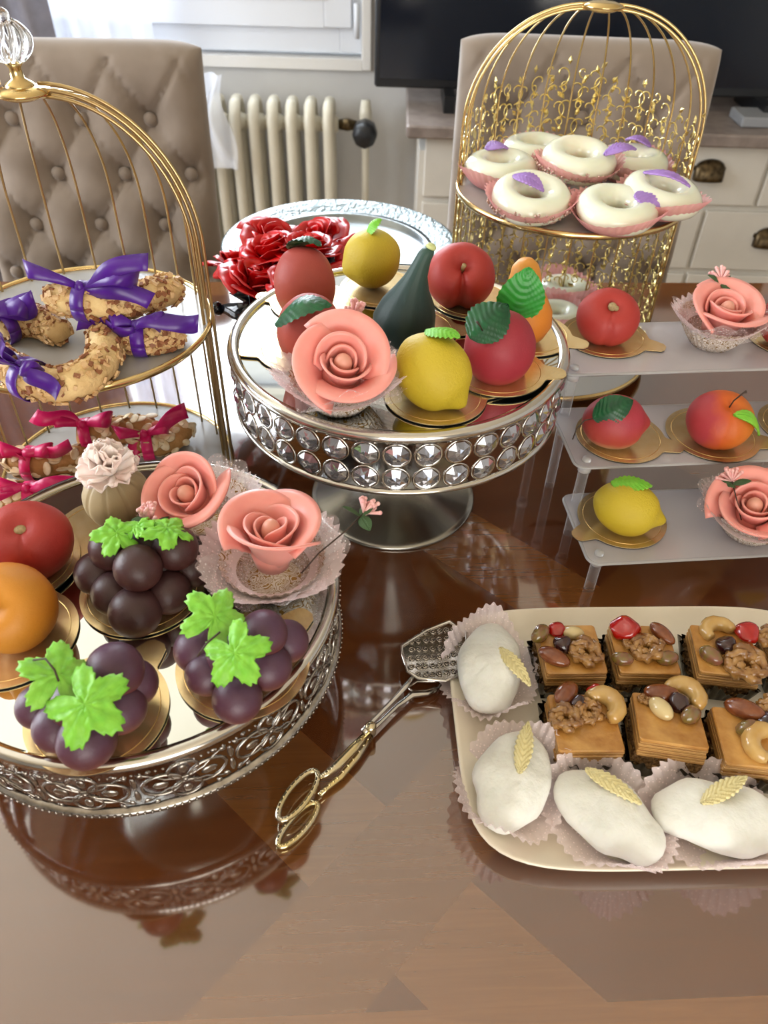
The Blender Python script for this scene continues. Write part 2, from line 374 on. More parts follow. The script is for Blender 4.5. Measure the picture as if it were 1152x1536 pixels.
# window trims, frame, sash
def frame(name, cx, cz, wx, hz, y, t, d, mt, **k):
    g = G()
    g.rbox((cx-wx/2+t/2, y, cz), (t, d, hz), .005); g.rbox((cx+wx/2-t/2, y, cz), (t, d, hz), .005)
    g.box((cx, y, cz-hz/2+t/2), (wx-2*t, d*.98, t)); g.box((cx, y, cz+hz/2-t/2), (wx-2*t, d*.98, t)); return g.mk(name, mt, smooth=False, **k)
o = frame('trim_1', -.95, .79, 1.74, 1.64, Y1-.008, .03, .02, trim_m); o['kind'] = S
wn = thing('window_1', '', '', (0, 0, 0)); del wn['label'], wn['category']; wn['kind'] = S; wn.location.z = TZ
frame('window_frame', -.95, .8, 1.68, 1.58, Y1+.05, .07, .06, pvc_m, parent=wn)
for cx in (-1.36, -.54):
    s_ = frame('sash', cx, .8, .80, 1.44, Y1+.02, .085, .05, pvc_m, parent=wn)
    G().box((cx, Y1+.02, .8), (.64, .004, 1.28)).mk('pane', glassw_m, s_, smooth=False)
    frame('glazing_bead', cx, .8, .66, 1.30, Y1+.0, .02, .02, trim_m, parent=s_)
for z in (.10, 1.4):
    G().lathe([(.0, -.045), (.009, -.045), (.009, .045), (0, .045)], 12, (-.125, Y1-.012, z)).mk('hinge', pvc_m, wn)
for nm, c, d in (('added_window', (X0-.03, .9, .825), (.05, 1.5, 1.45)),):  # unseen window, added as an opening for the side fill
    w2 = thing(nm, '', '', (0, 0, 0)); del w2['label'], w2['category']; w2['kind'] = S
    g = G()
    for yy in (.19, .9, 1.61): g.box((c[0], yy, .825), (.05, .08, 1.45))
    for zz in (.14, 1.51): g.box((c[0], .9, zz), (.045, 1.5, .08))
    g.mk('window_frame', pvc_m, w2, smooth=False); G().box((c[0], .9, .825), (.004, 1.4, 1.35)).mk('pane', glassw_m, w2, smooth=False)
dr = thing('added_door', '', '', (0, 0, 0)); del dr['label'], dr['category']; dr['kind'] = S  # unseen glazed door, added so the front fill has an opening
g = G()
for xx in (-.46, .5, 1.46): g.box((xx, Y0-.03, .35), (.08, .05, 2.2))
for zz in (-.7, 1.41): g.box((.5, Y0-.03, zz), (2.0, .045, .09))
g.mk('door_frame', pvc_m, dr, smooth=False); G().box((.5, Y0-.03, .35), (1.9, .004, 2.1)).mk('pane', glassw_m, dr, smooth=False)
# curtains
def curtain(name, x0, x1, y, z0, z1, folds, amp, mt, label, flare=0, ph=0):
    def f(u, v):
        z = z1+(z0-z1)*v; xx = x0+(x1+flare*v**3-x0)*u
        return (xx+.012*sin(7*v+u*9), y+amp*sin(u*folds*2*pi+ph+1.2*sin(3*v))+.01*sin(u*31+v*5), z)
    o = G().grid(f, folds*12, 24).mk(name, mt); tag(o, label, 'curtain'); return o
curtain('sheer_curtain', -1.5, -.72, 2.57, -.22, 1.66, 9, .022, sheer_m, 'white sheer curtain hanging in folds at the window behind the tufted chair')
curtain('sheer_curtain', -.76, -.505, 2.46, -.26, .0, 4, .014, sheer_m, 'loose end of white sheer curtain by the radiator, right of the tufted chair', .03)
curtain('grey_curtain', -1.9, -.99, 2.50, -.70, 1.66, 8, .03, mat('grey_drape', '#84828c', '#78767f', 20, .85), 'grey opaque drape at the far left edge of the window')
# radiator
rd = thing('radiator', 'cream cast-iron column radiator under the window', 'radiator', (0, 2.59, ZF))
def colsec():
    g = G(); h0, h1 = .08, .635
    for dy in (-.05, .05):
        g.tube([(0, dy, h0), (0, dy, h0+.04), (0, dy, h1-.06), (0, dy*.9, h1-.02), (0, dy*.5, h1+.012), (0, 0, h1+.018)], [.014, .017, .017, .018, .018, .015], 10, up=(1, 0, 0))
        g.tube([(0, dy, h0), (0, dy*.5, h0-.015), (0, 0, h0-.018)], [.014, .018, .015], 10, up=(1, 0, 0))
    for z in (h0+.03, h1-.045): g.tube([(-.0285, 0, z), (-.012, 0, z), (.012, 0, z), (.0285, 0, z)], [.02, .028, .028, .02], 12)
    return g
s0 = None
for i in range(9):
    x = -.206-.0572*i
    if s0 is None: s0 = colsec().mk('radiator_section', rad_m, rd, loc=(x, 0, 0))
    else: dupobj(s0, rd, (x, 0, 0))
g = G()
for x in (-.25, -.62):
    for y in (-.04, .04): g.tube([(x, y, 0), (x, y, .08)], .012, 8)
g.mk('foot', rad_m, rd)
G().tube([(-.18, 0, .59), (-.15, 0, .59), (-.12, 0, .59)], [.014, .019, .012], 12).mk('valve_body', bronze_m, rd)
R = rotm(radians(90), 0, 0)
G().lathe([(0, .06), (.02, .058), (.034, .05), (.037, .035), (.037, .0), (.03, -.012), (.014, -.02), (0, -.02)], 24, (-.093, -.05, .585), R, fl=lambda a: 1+.03*cos(16*a)).mk('valve_knob', blackp_m, rd, label='black round valve knob')
G().tube([(-.093, 0, .66), (-.093, 0, .62), (-.093, 0, .55), (-.093, 0, .0)], [.014, .02, .012, .012], 12).mk('pipe', rad_m, rd)
# cabinet
cb = thing('tv_cabinet', 'white drawer cabinet with grey-brown wood top under the television', 'cabinet', (0, 0, ZF))
hz = .75
G().box((1.02, 2.49, hz/2-.06), (1.9, .36, hz-.17)).mk('body', cabw_m, cb, smooth=False)
g = G(); g.rbox((1.02, 2.475, hz-.083), (1.98, .44, .034), .01); g.mk('cabinet_top', cabt_m, cb, smooth=False)
hdl = G(); hdl.lathe([(0, 0), (.0, 0)], 3)
hdl = G().grid(lambda u, v: (.042*cos(pi*u)*(1-.0*v), -.004-.026*sin(pi*v/2)*sin(pi*u)**.5, .012-.03*(1-cos(pi*v/2))*1.0+.026*sin(pi*u)*(1-v)), 14, 6)
hdl.rbox((0, -.001, .012), (.09, .003, .012), .004)
kb = G().lathe([(0, -.026), (.012, -.024), (.015, -.017), (.006, -.009), (.006, 0), (.014, .0)], 16, R=rotm(radians(-90), 0, 0))
dp0 = None; h0 = None
rows = (((.08, .40, .73, 1.06, 1.39, 1.72), hz-.105, hz-.27), ((.08, .50, .92, 1.34, 1.76), hz-.285, hz-.465), ((.08, .50, .92, 1.34, 1.76), hz-.48, hz-.65))
for xs, za, zb in rows:
    for a, b in zip(xs, xs[1:]):
        d = G().rbox(((a+b)/2, 2.305, (za+zb)/2), (b-a-.012, .02, za-zb-.004), .004).mk('drawer', cabw_m, cb, smooth=False)
        if h0 is None: h0 = hdl.mk('cup_handle', bronze_m, d, loc=((a+b)/2, 2.294, (za+zb)/2+.01), solid=.002)
        elif za > hz-.2: dupobj(h0, d, ((a+b)/2, 2.294, (za+zb)/2+.01))
        else: dupobj(h0, d, ((a+b)/2, 2.294, (za+zb)/2+.01))
tv = thing('television', 'large black flat screen television on the cabinet', 'television', (0, 2.5, -.066))
G().rbox((.60, 0, .40), (1.33, .05, .72), .01, R=None).mk('casing', blackp_m, tv, smooth=False)
G().box((.60, -.027, .405), (1.30, .004, .68)).mk('screen', mat('tv_screen', '#0b1420', rough=.12), tv, smooth=False)
for x in (.15, 1.05): G().box((x, -.0, .022), (.03, .24, .044)).mk('foot', blackp_m, tv, smooth=False)
sb = G().rbox((1.06, 2.38, -.052), (.20, .11, .026), .006).mk('set_top_box', mat('grey_plastic', '#8d8f93', rough=.4), smooth=False); tag(sb, 'small grey media box beside the television foot', 'media box')
# ================================================================ chairs
def chair(name, label, cx, cy, yaw, wd, z0, z1, lean=.12, taper=0.0):
    t = thing(name, label, 'chair', (cx, cy, ZF), (0, 0, yaw))
    zb = -ZF; hx = wd/2; hzz = (z1-z0)/2; zc = (z0+z1)/2+zb
    bt = []
    for r in range(-2, 6):
        for c_ in range(-3, 4):
            x = c_*.118+(.059 if r % 2 else 0); z = zc+hzz-.115-.088*r
            if abs(x) < hx-.035 and zc-hzz+.04 < z < zc+hzz-.05: bt.append((x, z))
    def T(s, q): return .045*(max(0, 1-abs(s)**12)*max(0, 1-abs(q)**14))**.5
    def tuft(x, z, s, q):
        d = 0
        for bx, bz in bt:
            rr = (x-bx)**2+(z-bz)**2; d += .022*exp(-rr/.0011)
        k = sin(pi*(((x/.118)+((z-zc-hzz+.115)/.176)))); k2 = sin(pi*(((x/.118)-((z-zc-hzz+.115)/.176))))
        d += .010*(exp(-(k/.13)**2)+exp(-(k2/.13)**2))*max(0, 1-abs(s)**6)*max(0, 1-abs(q)**8)
        return d
    def side(sg):
        def f(u, v):
            s = sin((u-.5)*pi); q = sin((v-.5)*pi); s = s*.35+.65*(2*u-1) if 0 else (2*u-1); q = 2*v-1
            # concentrate near the border
            s = s*(1.5-.5*s*s); q = q*(1.5-.5*q*q)
            ww = hx*(1-taper*(1-q)*.5)
            x = s*ww; z = zc+q*hzz-.012*(abs(s)**8)*(q > 0)*q**6
            y = sg*T(s, q)
            if sg < 0: y += tuft(x, z, s, q)
            return (x, y+lean*(z-zc), z)
        return f
    g = G().grid(side(-1), 64, 64); g.grid(side(1), 12, 12)
    g.mk('backrest', chair_m, t)
    bb = G().ball((0, 0, 0), (.012, .007, .012), 12, 8); b0 = None
    for bx, bz in bt:
        l = (bx, -.045+.021+lean*(bz-zc), bz)
        if b0 is None: b0 = bb.mk('button', chair_m, t, loc=l)
        else: dupobj(b0, t, l)
    G().rbox((0, -.27, .46), (wd*1.04, .48, .10), .04, n=5).mk('seat', chair_m, t)
    for sx in (-1, 1):
        for yy in (-.46, .02): G().tube([(sx*(wd/2-.03), yy, .41), (sx*(wd/2-.035), yy+(.05 if yy > 0 else 0), 0)], [.022, .014], 4).mk('leg', chairleg_m, t, smooth=False)
    return t
chair('dining_chair', 'taupe velvet button-tufted dining chair behind the left gold cage stand', -.545, 1.44, radians(4), .43, -.30, .268)
chair('dining_chair', 'taupe velvet dining chair in front of the television, behind the gold lattice cage', .318, 1.44, radians(-3), .43, -.30, .292)
# ================================================================ table
YAW = radians(3.6)
tb = thing('dining_table', 'glossy mahogany dining table with diagonal inlay straps', 'table', (.07, .620, ZF), (0, 0, YAW))
G().rbox((0, 0, .7375), (2.1, 1.10, .025), .04, n=5).mk('tabletop', table_m, tb, smooth='auto')
G().box((0, 0, .68), (1.85, .82, .09)).mk('apron', mat('dark_mahogany', '#4a1f10', rough=.25), tb, smooth=False)
for sx in (-1, 1):
    for sy in (-1, 1): G().tube([(sx*.9, sy*.40, .68), (sx*.9, sy*.40, .3), (sx*.9, sy*.40, 0)], [.045, .035, .028], 4).mk('leg', bpy.data.materials['dark_mahogany'], tb, smooth=False)
# ================================================================ footed tray and bouquet
ft = thing('silver_tray', 'round silver footed tray with hammered rim at the back of the table', 'tray', (-.074, 1.072, 0))
ham_m = mat('hammered_silver', '#a2adb0', '#8c989c', 60, .35, 1, bump=1, bsc=140, bd=.004)
G().lathe([(0, .082), (.118, .082), (.125, .085), (.128, .090), (.135, .092)], 64).mk('tray_well', mat('worn_tray_silver', '#8a8f90', '#7a8082', 30, .3, 1), ft, solid=.002)
G().lathe([(.133, .092), (.15, .096), (.165, .101), (.168, .100), (.165, .097), (.15, .092), (.133, .089)], 96).mk('rim', ham_m, ft)
G().lathe([(0, .081), (.02, .08), (.014, .06), (.02, .04), (.05, .012), (.07, .004), (.07, 0), (0, 0)], 48).mk('foot', silver_m, ft)
BX, BY = -.104, .860
bp = thing('flower_pot', 'black glossy wrapped pot with satin bow under the red roses', 'pot', (BX, BY, 0))
G().lathe([(0, 0), (.038, 0), (.042, .01), (.05, .10), (.0, .10)], 32).mk('pot_body', blackg_m, bp)
G().grid(lambda u, v: ((.048+.036*v+.006*sin(u*22*pi)*v)*cos(2*pi*u), (.048+.028*v+.006*sin(u*22*pi)*v)*sin(2*pi*u), .104+.036*v+.006*v*sin(u*14*pi)), 110, 6, cu=True).mk('wrap', blackg_m, bp, solid=.001)
# red roses
def petal(g, phi, wdt, r0, r1, h, z0=0, lip=.0, curl=0, drop=.3, spiral=.08, nu=12, nv=8, tip=0, pw=1.4):
    def f(u, v):
        s = 2*u-1; hh = h*(1-drop*abs(s)**3)+tip*h*max(0, 1-abs(s)*3.5); a = phi+wdt*s*(.55+.45*min(1, v*1.8))
        r = (r0+(r1-r0)*v**pw)*(1+spiral*s)+lip*v**5+curl*abs(s)**3*v
        return (r*cos(a), r*sin(a), z0+hh*v-lip*.45*v**7-abs(curl)*.2*abs(s)**3*v)
    return g.grid(f, nu, nv)
def red_rose():
    t = thing('red_rose', '', 'rose'); k = 0
    for n_, r0, r1, h, lip in ((2, .002, .006, .024, 0), (3, .005, .011, .025, .001), (4, .008, .017, .024, .002), (5, .010, .023, .020, .004), (6, .010, .029, .014, .006)):
        for i in range(n_):
            k += 1; g = G(); petal(g, i*2*pi/n_+k*.7, 1.25*(2.4/n_)**.6, r0, r1, h, 0, lip, 0, .18, .14, 12, 8)
            g.jitter(.0022, 85, k).mk('petal', redp_m, t, solid=.0006)
    return t
where = [('at the front centre', 0, -.040, 0), ('at the front left, over the black wrap', -.060, -.022, -.006), ('at the front right', .055, -.022, -.004), ('in the middle of the bouquet', .005, .018, .014), ('at the left edge', -.085, .025, -.012),
         ('at the back left', -.045, .062, .004), ('at the back centre', .015, .075, .002), ('at the right edge', .078, .035, -.008), ('left of the middle one', -.040, .020, .010)]
rr = red_rose(); first = True
for nm, x, y, z in where:
    lb = 'glossy red satin rose '+nm+(' of the bouquet' if 'bouquet' not in nm else ''); ro = (radians(-y*250+random.uniform(-8, 8)), radians(x*260), random.uniform(0, 6)); lc = (BX+x*.92, BY-.006+y, .148+z)
    if first: rr.location = (lc[0], lc[1], lc[2]+TZ); rr.rotation_euler = ro; rr['label'] = lb; o = rr; first = False
    else: o = duptree(rr, lb, lc, ro)
    o['group'] = 'red roses in the black pot'; s_ = random.uniform(1.18, 1.30); o.scale = (s_, s_, s_)
def bow(L=.035, wd=.008, H=.016, tails=((-.8, -.6, -.3, 1), (.8, -.6, -.3, 1)), seed=0, droop=.1, loops=((-1, .1), (1, .1)), nloop=18):
    """ribbon bow round the origin: flat loops left and right, tails given as (x, up, depth, length factor)"""
    g = G(); rnd = random.Random(seed); U_ = np.array((0, .45, .89)); D_ = np.array((0, .89, -.45)); X_ = np.array((1., 0, 0))
    for sx, lift in loops:
        pts, wds = [], []; tw = rnd.uniform(-.25, .25)
        for i in range(nloop+1):
            a = i/nloop; r = sin(pi*a)**.75; k = wd*(.30+.75*r)
            pts.append(X_*sx*L*r+D_*(-H*.55*sin(2*pi*a))+U_*(L*lift*r+H*.35*r-droop*L*r*r+.004*sin(2*pi*a)))
            wds.append((U_*cos(.5*sin(2*pi*a)+tw)+X_*sx*.35*sin(pi*a)+D_*sin(.5*sin(2*pi*a)))*k)
        g.strip(pts, wds)
    for dx, dz, dy, ln in tails:
        n = X_*dx+U_*dz-D_*dy*.5; n = n/np.linalg.norm(n); sd = np.cross(n, D_); sd /= np.linalg.norm(sd)+1e-9
        pts, wds = [], []
        for i in range(13):
            a = i/12; p = n*L*1.3*ln*a+sd*(.004*sin(a*pi*1.6+seed))-D_*(.004+.004*sin(a*pi*2+seed))
            k = wd*(.35+.6*min(1, a*2.2)); tw = .5*sin(a*3+seed); q = sd*cos(tw)+D_*sin(tw); pts.append(p+n*0); wds.append((q+n*.35*max(0, a-.85)*6)*k)
        g.strip(pts, wds)
    g.ball((0, 0, 0), (wd*.55, wd*.6, wd*.75), 12, 8)
    return g
bow(.045, .012, .02, ((-.6, -.5, -1, 1.1), (.1, -.4, -1, 1.2)), 3).mk('bow', blackg_m, bp, loc=(-.098, -.035, .120), rot=(radians(30), 0, radians(-20)), solid=.0006)
# ================================================================ gold cage stands
def arc_pts(R, zt, zc, a, off=0, z0=0.0, n=16, r2=None):
    """vertical wire that bends over into a dome and ends at the cap"""
    P = [((R+off)*cos(a), (R+off)*sin(a), z0), ((R+off)*cos(a), (R+off)*sin(a), (z0+zt)/2), ((R+off)*cos(a), (R+off)*sin(a), zt)]
    re = .014 if r2 is None else r2
    for i in range(1, n+1):
        q = i/n*pi/2; r = re+(R+off-re)*cos(q); P.append((r*cos(a), r*sin(a), zt+(zc-zt+off)*sin(q)))
    return P
def tray_ring(g, R, z, r=.0022): g.tube([(R*cos(i*2*pi/96), R*sin(i*2*pi/96), z) for i in range(96)], r, 6, closed=True, flat=1.8, up=(0, 0, 1))
def cage(loc, yaw, R, zt, zc, ztray, zlow, label, nb, wire_m, lattice=False):
    t = thing('cage_stand', label, 'cake stand', (loc[0], loc[1], 0), (0, 0, yaw))
    b0 = None
    for i in range(1, nb):
        a = i*pi/nb; G().tube(arc_pts(R, zt, zc, a, z0=.006), .0012, 6).mk('bar', wire_m, t)
    for a in (0, pi):
        for k, off in enumerate((0, .0045, .009)):
            if lattice and k == 2: continue
            G().tube(arc_pts(R, zt, zc, a, off, z0=.004, n=20), .0016, 6).mk('arch_wire', wire_m, t)
    G().lathe([(0, -.006), (.012, -.005), (.021, -.001), (.0215, .001), (.012, .004), (0, .005)], 40, (0, 0, zc+.003)).mk('cap', gold_m, t)
    for nm, z, rr in (('upper_tray', ztray, R+.004), ('lower_tray', zlow, R+.006)):
        p = G().lathe([(0, z), (rr, z), (rr, z-.003), (0, z-.003)], 64).mk(nm, mat('tray_enamel', '#a9a7a4', rough=.15) if 'tray_enamel' not in bpy.data.materials else bpy.data.materials['tray_enamel'], t, smooth=False)
        g = G(); tray_ring(g, rr+.001, z-.0005); g.mk('tray_rim', gold_m, p)
    g = G()
    for i in range(4): g.ball((R*.8*cos(pi/4+i*pi/2), R*.8*sin(pi/4+i*pi/2), zlow/2-.002), (.006, .006, zlow/2-.002), 10, 8)
    g.mk('foot', gold_m, t)
    return t
LC = (-.284, .640)
cl = cage(LC, radians(2), .112, .272, .388, .198, .028, 'gold wire birdcage stand with crystal knob holding ribboned cookies at the left', 11, goldd_m)
# crystal knob
kn = thing('z', '', ''); bpy.data.objects.remove(kn)
kb_ = G().lathe([(0, 0), (.012, .001), (.010, .005), (.005, .008), (.0045, .015), (.007, .019), (.005, .021), (0, .021)], 28, (0, 0, .392)).mk('knob_stem', gold_m, cl)
kc = G()
for i in range(10):
    a = i*2*pi/10
    P = [((.005+.0095*sin(q*pi)**.8)*cos(a+.5*q), (.005+.0095*sin(q*pi)**.8)*sin(a+.5*q), .411+.026*q) for q in [k/12 for k in range(13)]]
    kc.tube(P, [.0018+.0013*sin(k/12*pi) for k in range(13)], 8)
kc.ball((0, 0, .440), .0055, 14, 8)
kc.mk('crystal_knob', crys_m, cl, label='clear fluted crystal knob')
RC = (.213, .953)
cr = cage(RC, radians(-4), .131, .288, .408, .222, .016, 'bright gold birdcage stand with scrollwork lattice holding glazed rings at the right', 12, gold_m, True)
def scroll(g, R, a0, z0, s, fl, n=20, r=.0009):
    """a spiral scroll with a leaf, drawn on the cylinder of radius R"""
    P = []
    for i in range(n+1):
        q = i/n; th = q*4.6; rad = s*(1-q*.86); x = fl*(s*.2+rad*sin(th)); z = s*.4-rad*cos(th)
        P.append((x, z))
    P = [((R)*cos(a0+x/R), (R)*sin(a0+x/R), z0+z) for x, z in P]; g.tube(P, r, 4)
g = G(); rnd = random.Random(3)
Rl = .1325
def leafbit(g, a, z, L, tilt):
    pts = [(0, 0), (L*.5, L*.28), (L, 0), (L*.5, -L*.28)]; V = []
    for x, y in pts:
        xx = x*cos(tilt)-y*sin(tilt); zz = x*sin(tilt)+y*cos(tilt); V.append((Rl*cos(a+xx/Rl), Rl*sin(a+xx/Rl), z+zz))
    V.append(((Rl-.0025)*cos(a+L*.5*cos(tilt)/Rl), (Rl-.0025)*sin(a+L*.5*cos(tilt)/Rl), z+L*.5*sin(tilt)))
    g.add(V, [(0, 1, 4), (1, 2, 4), (2, 3, 4), (3, 0, 4), (0, 3, 2, 1)])
for c_ in range(21):
    a = (c_+.5)*pi/21
    lim = .315-.03*abs(cos(a))**2; z = .026; k = 0
    while z < lim:
        s = rnd.uniform(.0115, .0150); f1 = 1 if (k+c_) % 2 else -1
        scroll(g, Rl, a, z, s, f1); scroll(g, Rl, a-f1*s*.55/Rl, z+s*.5, s*.5, -f1, 12, .0008)
        leafbit(g, a+f1*s*.8/Rl, z+s*1.1, .010, rnd.uniform(.6, 2.5)); z += s*1.45; k += 1
for zz in (.02, .34):
    if zz < .1: g.tube([(Rl*cos(i*pi/40), Rl*sin(i*pi/40), zz) for i in range(41)], .0014, 5)
for sd in (0, pi):   # leafy twig along both front edges
    for i in range(38):
        z = .02+i*.0078; leafbit(g, sd+(.03 if sd == 0 else -.03)*abs(sin(i*1.9)), z, .011, rnd.uniform(0, 6.28))
g.mk('scrollwork', golds_m, cr, smooth=False, kind='stuff')
# ================================================================ pedestal stands
def filigree(R, W, Hh):
    g = G()
    def m(x, z, d=0): return ((R+d)*sin(x/R), -(R+d)*cos(x/R), z)
    def loop(cx, cz, a, b, rot=0, n=18, r=.0012):
        P = []
        for i in range(n):
            q = 2*pi*i/n; x = a*cos(q); z = b*sin(q); P.append(m(cx+x*cos(rot)-z*sin(rot), cz+x*sin(rot)+z*cos(rot), .0005))
        g.tube(P, r, 5, closed=True)
    zc = Hh/2; W2 = W/2
    for sx in (-1, 1):
        loop(sx*W*.235, zc, W*.205, Hh*.25); g.ball(m(sx*W*.25, zc, .0006), (W*.09, .0012, Hh*.085), 8, 6, rotm(0, 0, W*.25*sx/R))
        loop(0, zc+sx*Hh*.24, W*.155, Hh*.19); g.ball(m(0, zc+sx*Hh*.26, .0006), (W*.05, .0012, Hh*.10), 8, 6)
        for sz in (-1, 1):
            g.tube([m(0, zc, .001), m(sx*W*.1, zc+sz*Hh*.1, .0012), m(sx*W*.2, zc+sz*Hh*.13, .0008), m(sx*W*.34, zc+sz*Hh*.3, .0004), m(sx*W*.46, zc+sz*Hh*.38, .0004)], .0008, 4)
            g.ball(m(sx*W*.42, zc+sz*Hh*.33, .0004), (W*.04, .001, Hh*.05), 6, 5); g.ball(m(sx*W*.33, zc+sz*Hh*.40, .0004), (W*.035, .001, Hh*.04), 6, 5)
        g.ball(m(sx*W*.5, zc+sx*Hh*.17, .0006), (W*.035, .0013, Hh*.15), 8, 6)
    g.ball(m(0, zc, .0012), (.002, .0014, .002), 8, 6)
    return g
def beads(g, R, z, n, r):
    for i in range(n):
        a = i*2*pi/n; c = (R*cos(a), R*sin(a), z); g.add([(c[0]+r, c[1], c[2]), (c[0]-r, c[1], c[2]), (c[0], c[1]+r, c[2]), (c[0], c[1]-r, c[2]), (c[0], c[1], c[2]+r), (c[0], c[1], c[2]-r)], [(0, 2, 4), (2, 1, 4), (1, 3, 4), (3, 0, 4), (2, 0, 5), (1, 2, 5), (3, 1, 5), (0, 3, 5)])
GX, GY, GZ, GR = -.186, .393, .112, .151
gs = thing('cake_stand', 'silver pedestal stand with filigree rim and mirror top carrying grapes and roses', 'cake stand', (GX, GY, 0))
G().lathe([(0, GZ), (GR-.006, GZ), (GR-.006, GZ-.003), (0, GZ-.003)], 96).mk('mirror_top', mirror_m, gs, smooth=False)
G().lathe([(GR-.0065, GZ-.002), (GR-.0065, GZ+.002), (GR-.003, GZ+.0035), (GR+.001, GZ+.003), (GR+.003, GZ-.001), (GR+.001, GZ-.006), (GR-.001, GZ-.007), (GR-.003, GZ-.004)], 128).mk('top_rim', silver_m, gs)
g = G(); g.lathe([(GR-.001, GZ-.052), (GR+.003, GZ-.053), (GR+.004, GZ-.056), (GR+.001, GZ-.059), (GR-.002, GZ-.058), (GR-.002, GZ-.053)], 128); beads(g, GR+.004, GZ-.054, 200, .0013); beads(g, GR+.003, GZ-.008, 200, .0011)
g.mk('bottom_rim', silvera_m, gs)
f0 = None; nm_ = 15
for i in range(nm_):
    if f0 is None: f0 = filigree(GR, 2*pi*GR/nm_, .045).mk('filigree_panel', silvera_m, gs, loc=(0, 0, GZ-.0525))
    else: dupobj(f0, gs, (0, 0, GZ-.0525), (0, 0, i*2*pi/nm_))
G().lathe([(0, GZ-.004), (.05, GZ-.006), (.02, GZ-.02), (.014, GZ-.04), (.018, .03), (.04, .012), (.07, .005), (.075, .002), (.075, 0), (0, 0)], 64).mk('pedestal', steel_m, gs)
CX, CY, CZ, CR = .009, .640, .191, .1535
cs = thing('cake_stand', 'silver pedestal stand rimmed with two rows of crystals carrying marzipan fruit', 'cake stand', (CX, CY, 0))
G().lathe([(0, CZ), (CR-.006, CZ), (CR-.006, CZ-.003), (0, CZ-.003)], 96).mk('mirror_top', mirror_m, cs, smooth=False)
G().lathe([(CR-.0065, CZ-.002), (CR-.0065, CZ+.002), (CR-.003, CZ+.004), (CR+.002, CZ+.0035), (CR+.0045, CZ-.001), (CR+.002, CZ-.006), (CR-.001, CZ-.006), (CR-.003, CZ-.004)], 128).mk('top_rim', silver_m, cs)
G().lathe([(CR-.001, CZ-.054), (CR+.0025, CZ-.055), (CR+.0025, CZ-.058), (CR-.001, CZ-.059), (CR-.002, CZ-.056)], 128).mk('bottom_rim', silver_m, cs)
bz = G(); bz.lathe([(.0098, -.0005), (.0113, .0006), (.0123, -.0004), (.0113, -.0014)], 24, R=rotm(radians(90), 0, 0))
bz.lathe([(.0098, 0), (.0098, .0)], 3) if 0 else None
def gem():
    g = G(); n = 8; V = [(0, -.0036, 0)]; F = []
    for i in range(n): a = 2*pi*i/n; V.append((.0042*cos(a), -.0030+.0004*(-1)**i, .0042*sin(a)))
    for i in range(n): a = 2*pi*(i+.5)/n; V.append((.0102*cos(a), -.0004, .0102*sin(a)))
    V.append((0, .003, 0))
    for i in range(n):
        k = (i+1) % n; F += [(0, 1+k, 1+i), (1+i, 1+k, 9+i), (9+i, 1+k, 9+k), (17, 9+i, 9+k)]
    return g.add(V, F)
b0 = g0 = None; nc = 38
for row, zz in ((0, CZ-.0185), (1, CZ-.0425)):
    for i in range(nc):
        a = (i+.5*0)*2*pi/nc; ps = (CR*sin(a), -CR*cos(a), zz)
        if b0 is None:
            b0 = bz.mk('bezel', silver_m, cs, loc=ps, rot=(0, 0, a)); g0 = gem().mk('crystal', gem_m, b0, smooth=False)
        else:
            b = dupobj(b0, cs, ps, (0, 0, a)); dupobj(g0, b)
G().lathe([(0, CZ-.004), (.06, CZ-.006), (.05, CZ-.02), (.032, CZ-.06), (.022, CZ-.10), (.022, .05), (.034, .03), (.06, .014), (.082, .006), (.0875, .004), (.0885, .002), (.0875, 0), (0, 0)], 72).mk('pedestal', steel_m, cs)
# ================================================================ acrylic stand
AY = radians(6.5); ax = np.array((cos(AY), sin(AY))); ay = np.array((-sin(AY), cos(AY)))
A0 = np.array((.191, .497)); AL = .335
st = thing('tiered_stand', 'clear acrylic three step display stand at the right', 'cake stand', (A0[0], A0[1], 0), (0, 0, AY))
SH = ((.046, .000), (.097, .078), (.151, .156)); DP = .098
for z, y in SH:
    o = G().rbox((AL/2, y+DP/2, z-.0015), (AL, DP, .003), .010, n=5).mk('shelf', acrys_m, st, smooth=False)
    g = G(); r = .010; P = []
    for q in range(4):
        cx = (AL/2-r)*(1, -1, -1, 1)[q]+AL/2; cy = (DP/2-r)*(1, 1, -1, -1)[q]+y+DP/2
        for i in range(6): a = (q+i/5)*pi/2; P.append((cx+(r+.0004)*cos(a), cy+(r+.0004)*sin(a), z-.0015))
    g.tube(P, .0016, 4, closed=True); g.mk('polished_edge', acrye_m, o)
for x in (.012, AL-.012):
    for y, zt in ((.012, .046), (.088, .097), (.166, .151), (.243, .151)):
        o = G().lathe([(0, 0), (.0052, 0), (.0052, zt-.0035), (0, zt-.0035)], 20, (x, y, 0)).mk('post', acry_m, st, smooth='auto')
        for z in ((zt-.012,) if zt < .05 else (zt-.063, zt-.012)): G().lathe([(.0054, z), (.0066, z+.0005), (.0066, z+.0075), (.0054, z+.008)], 20, (x, y, 0)).mk('collar', acrye_m, o)
        if (y, zt) != (.088, .097) or 1: G().lathe([(0, zt+.0035), (.004, zt+.003), (.0045, zt+.001), (.0045, zt+.0002), (0, zt+.0002)], 16, (x, y, 0)).mk('screw_cap', acrye_m, o)
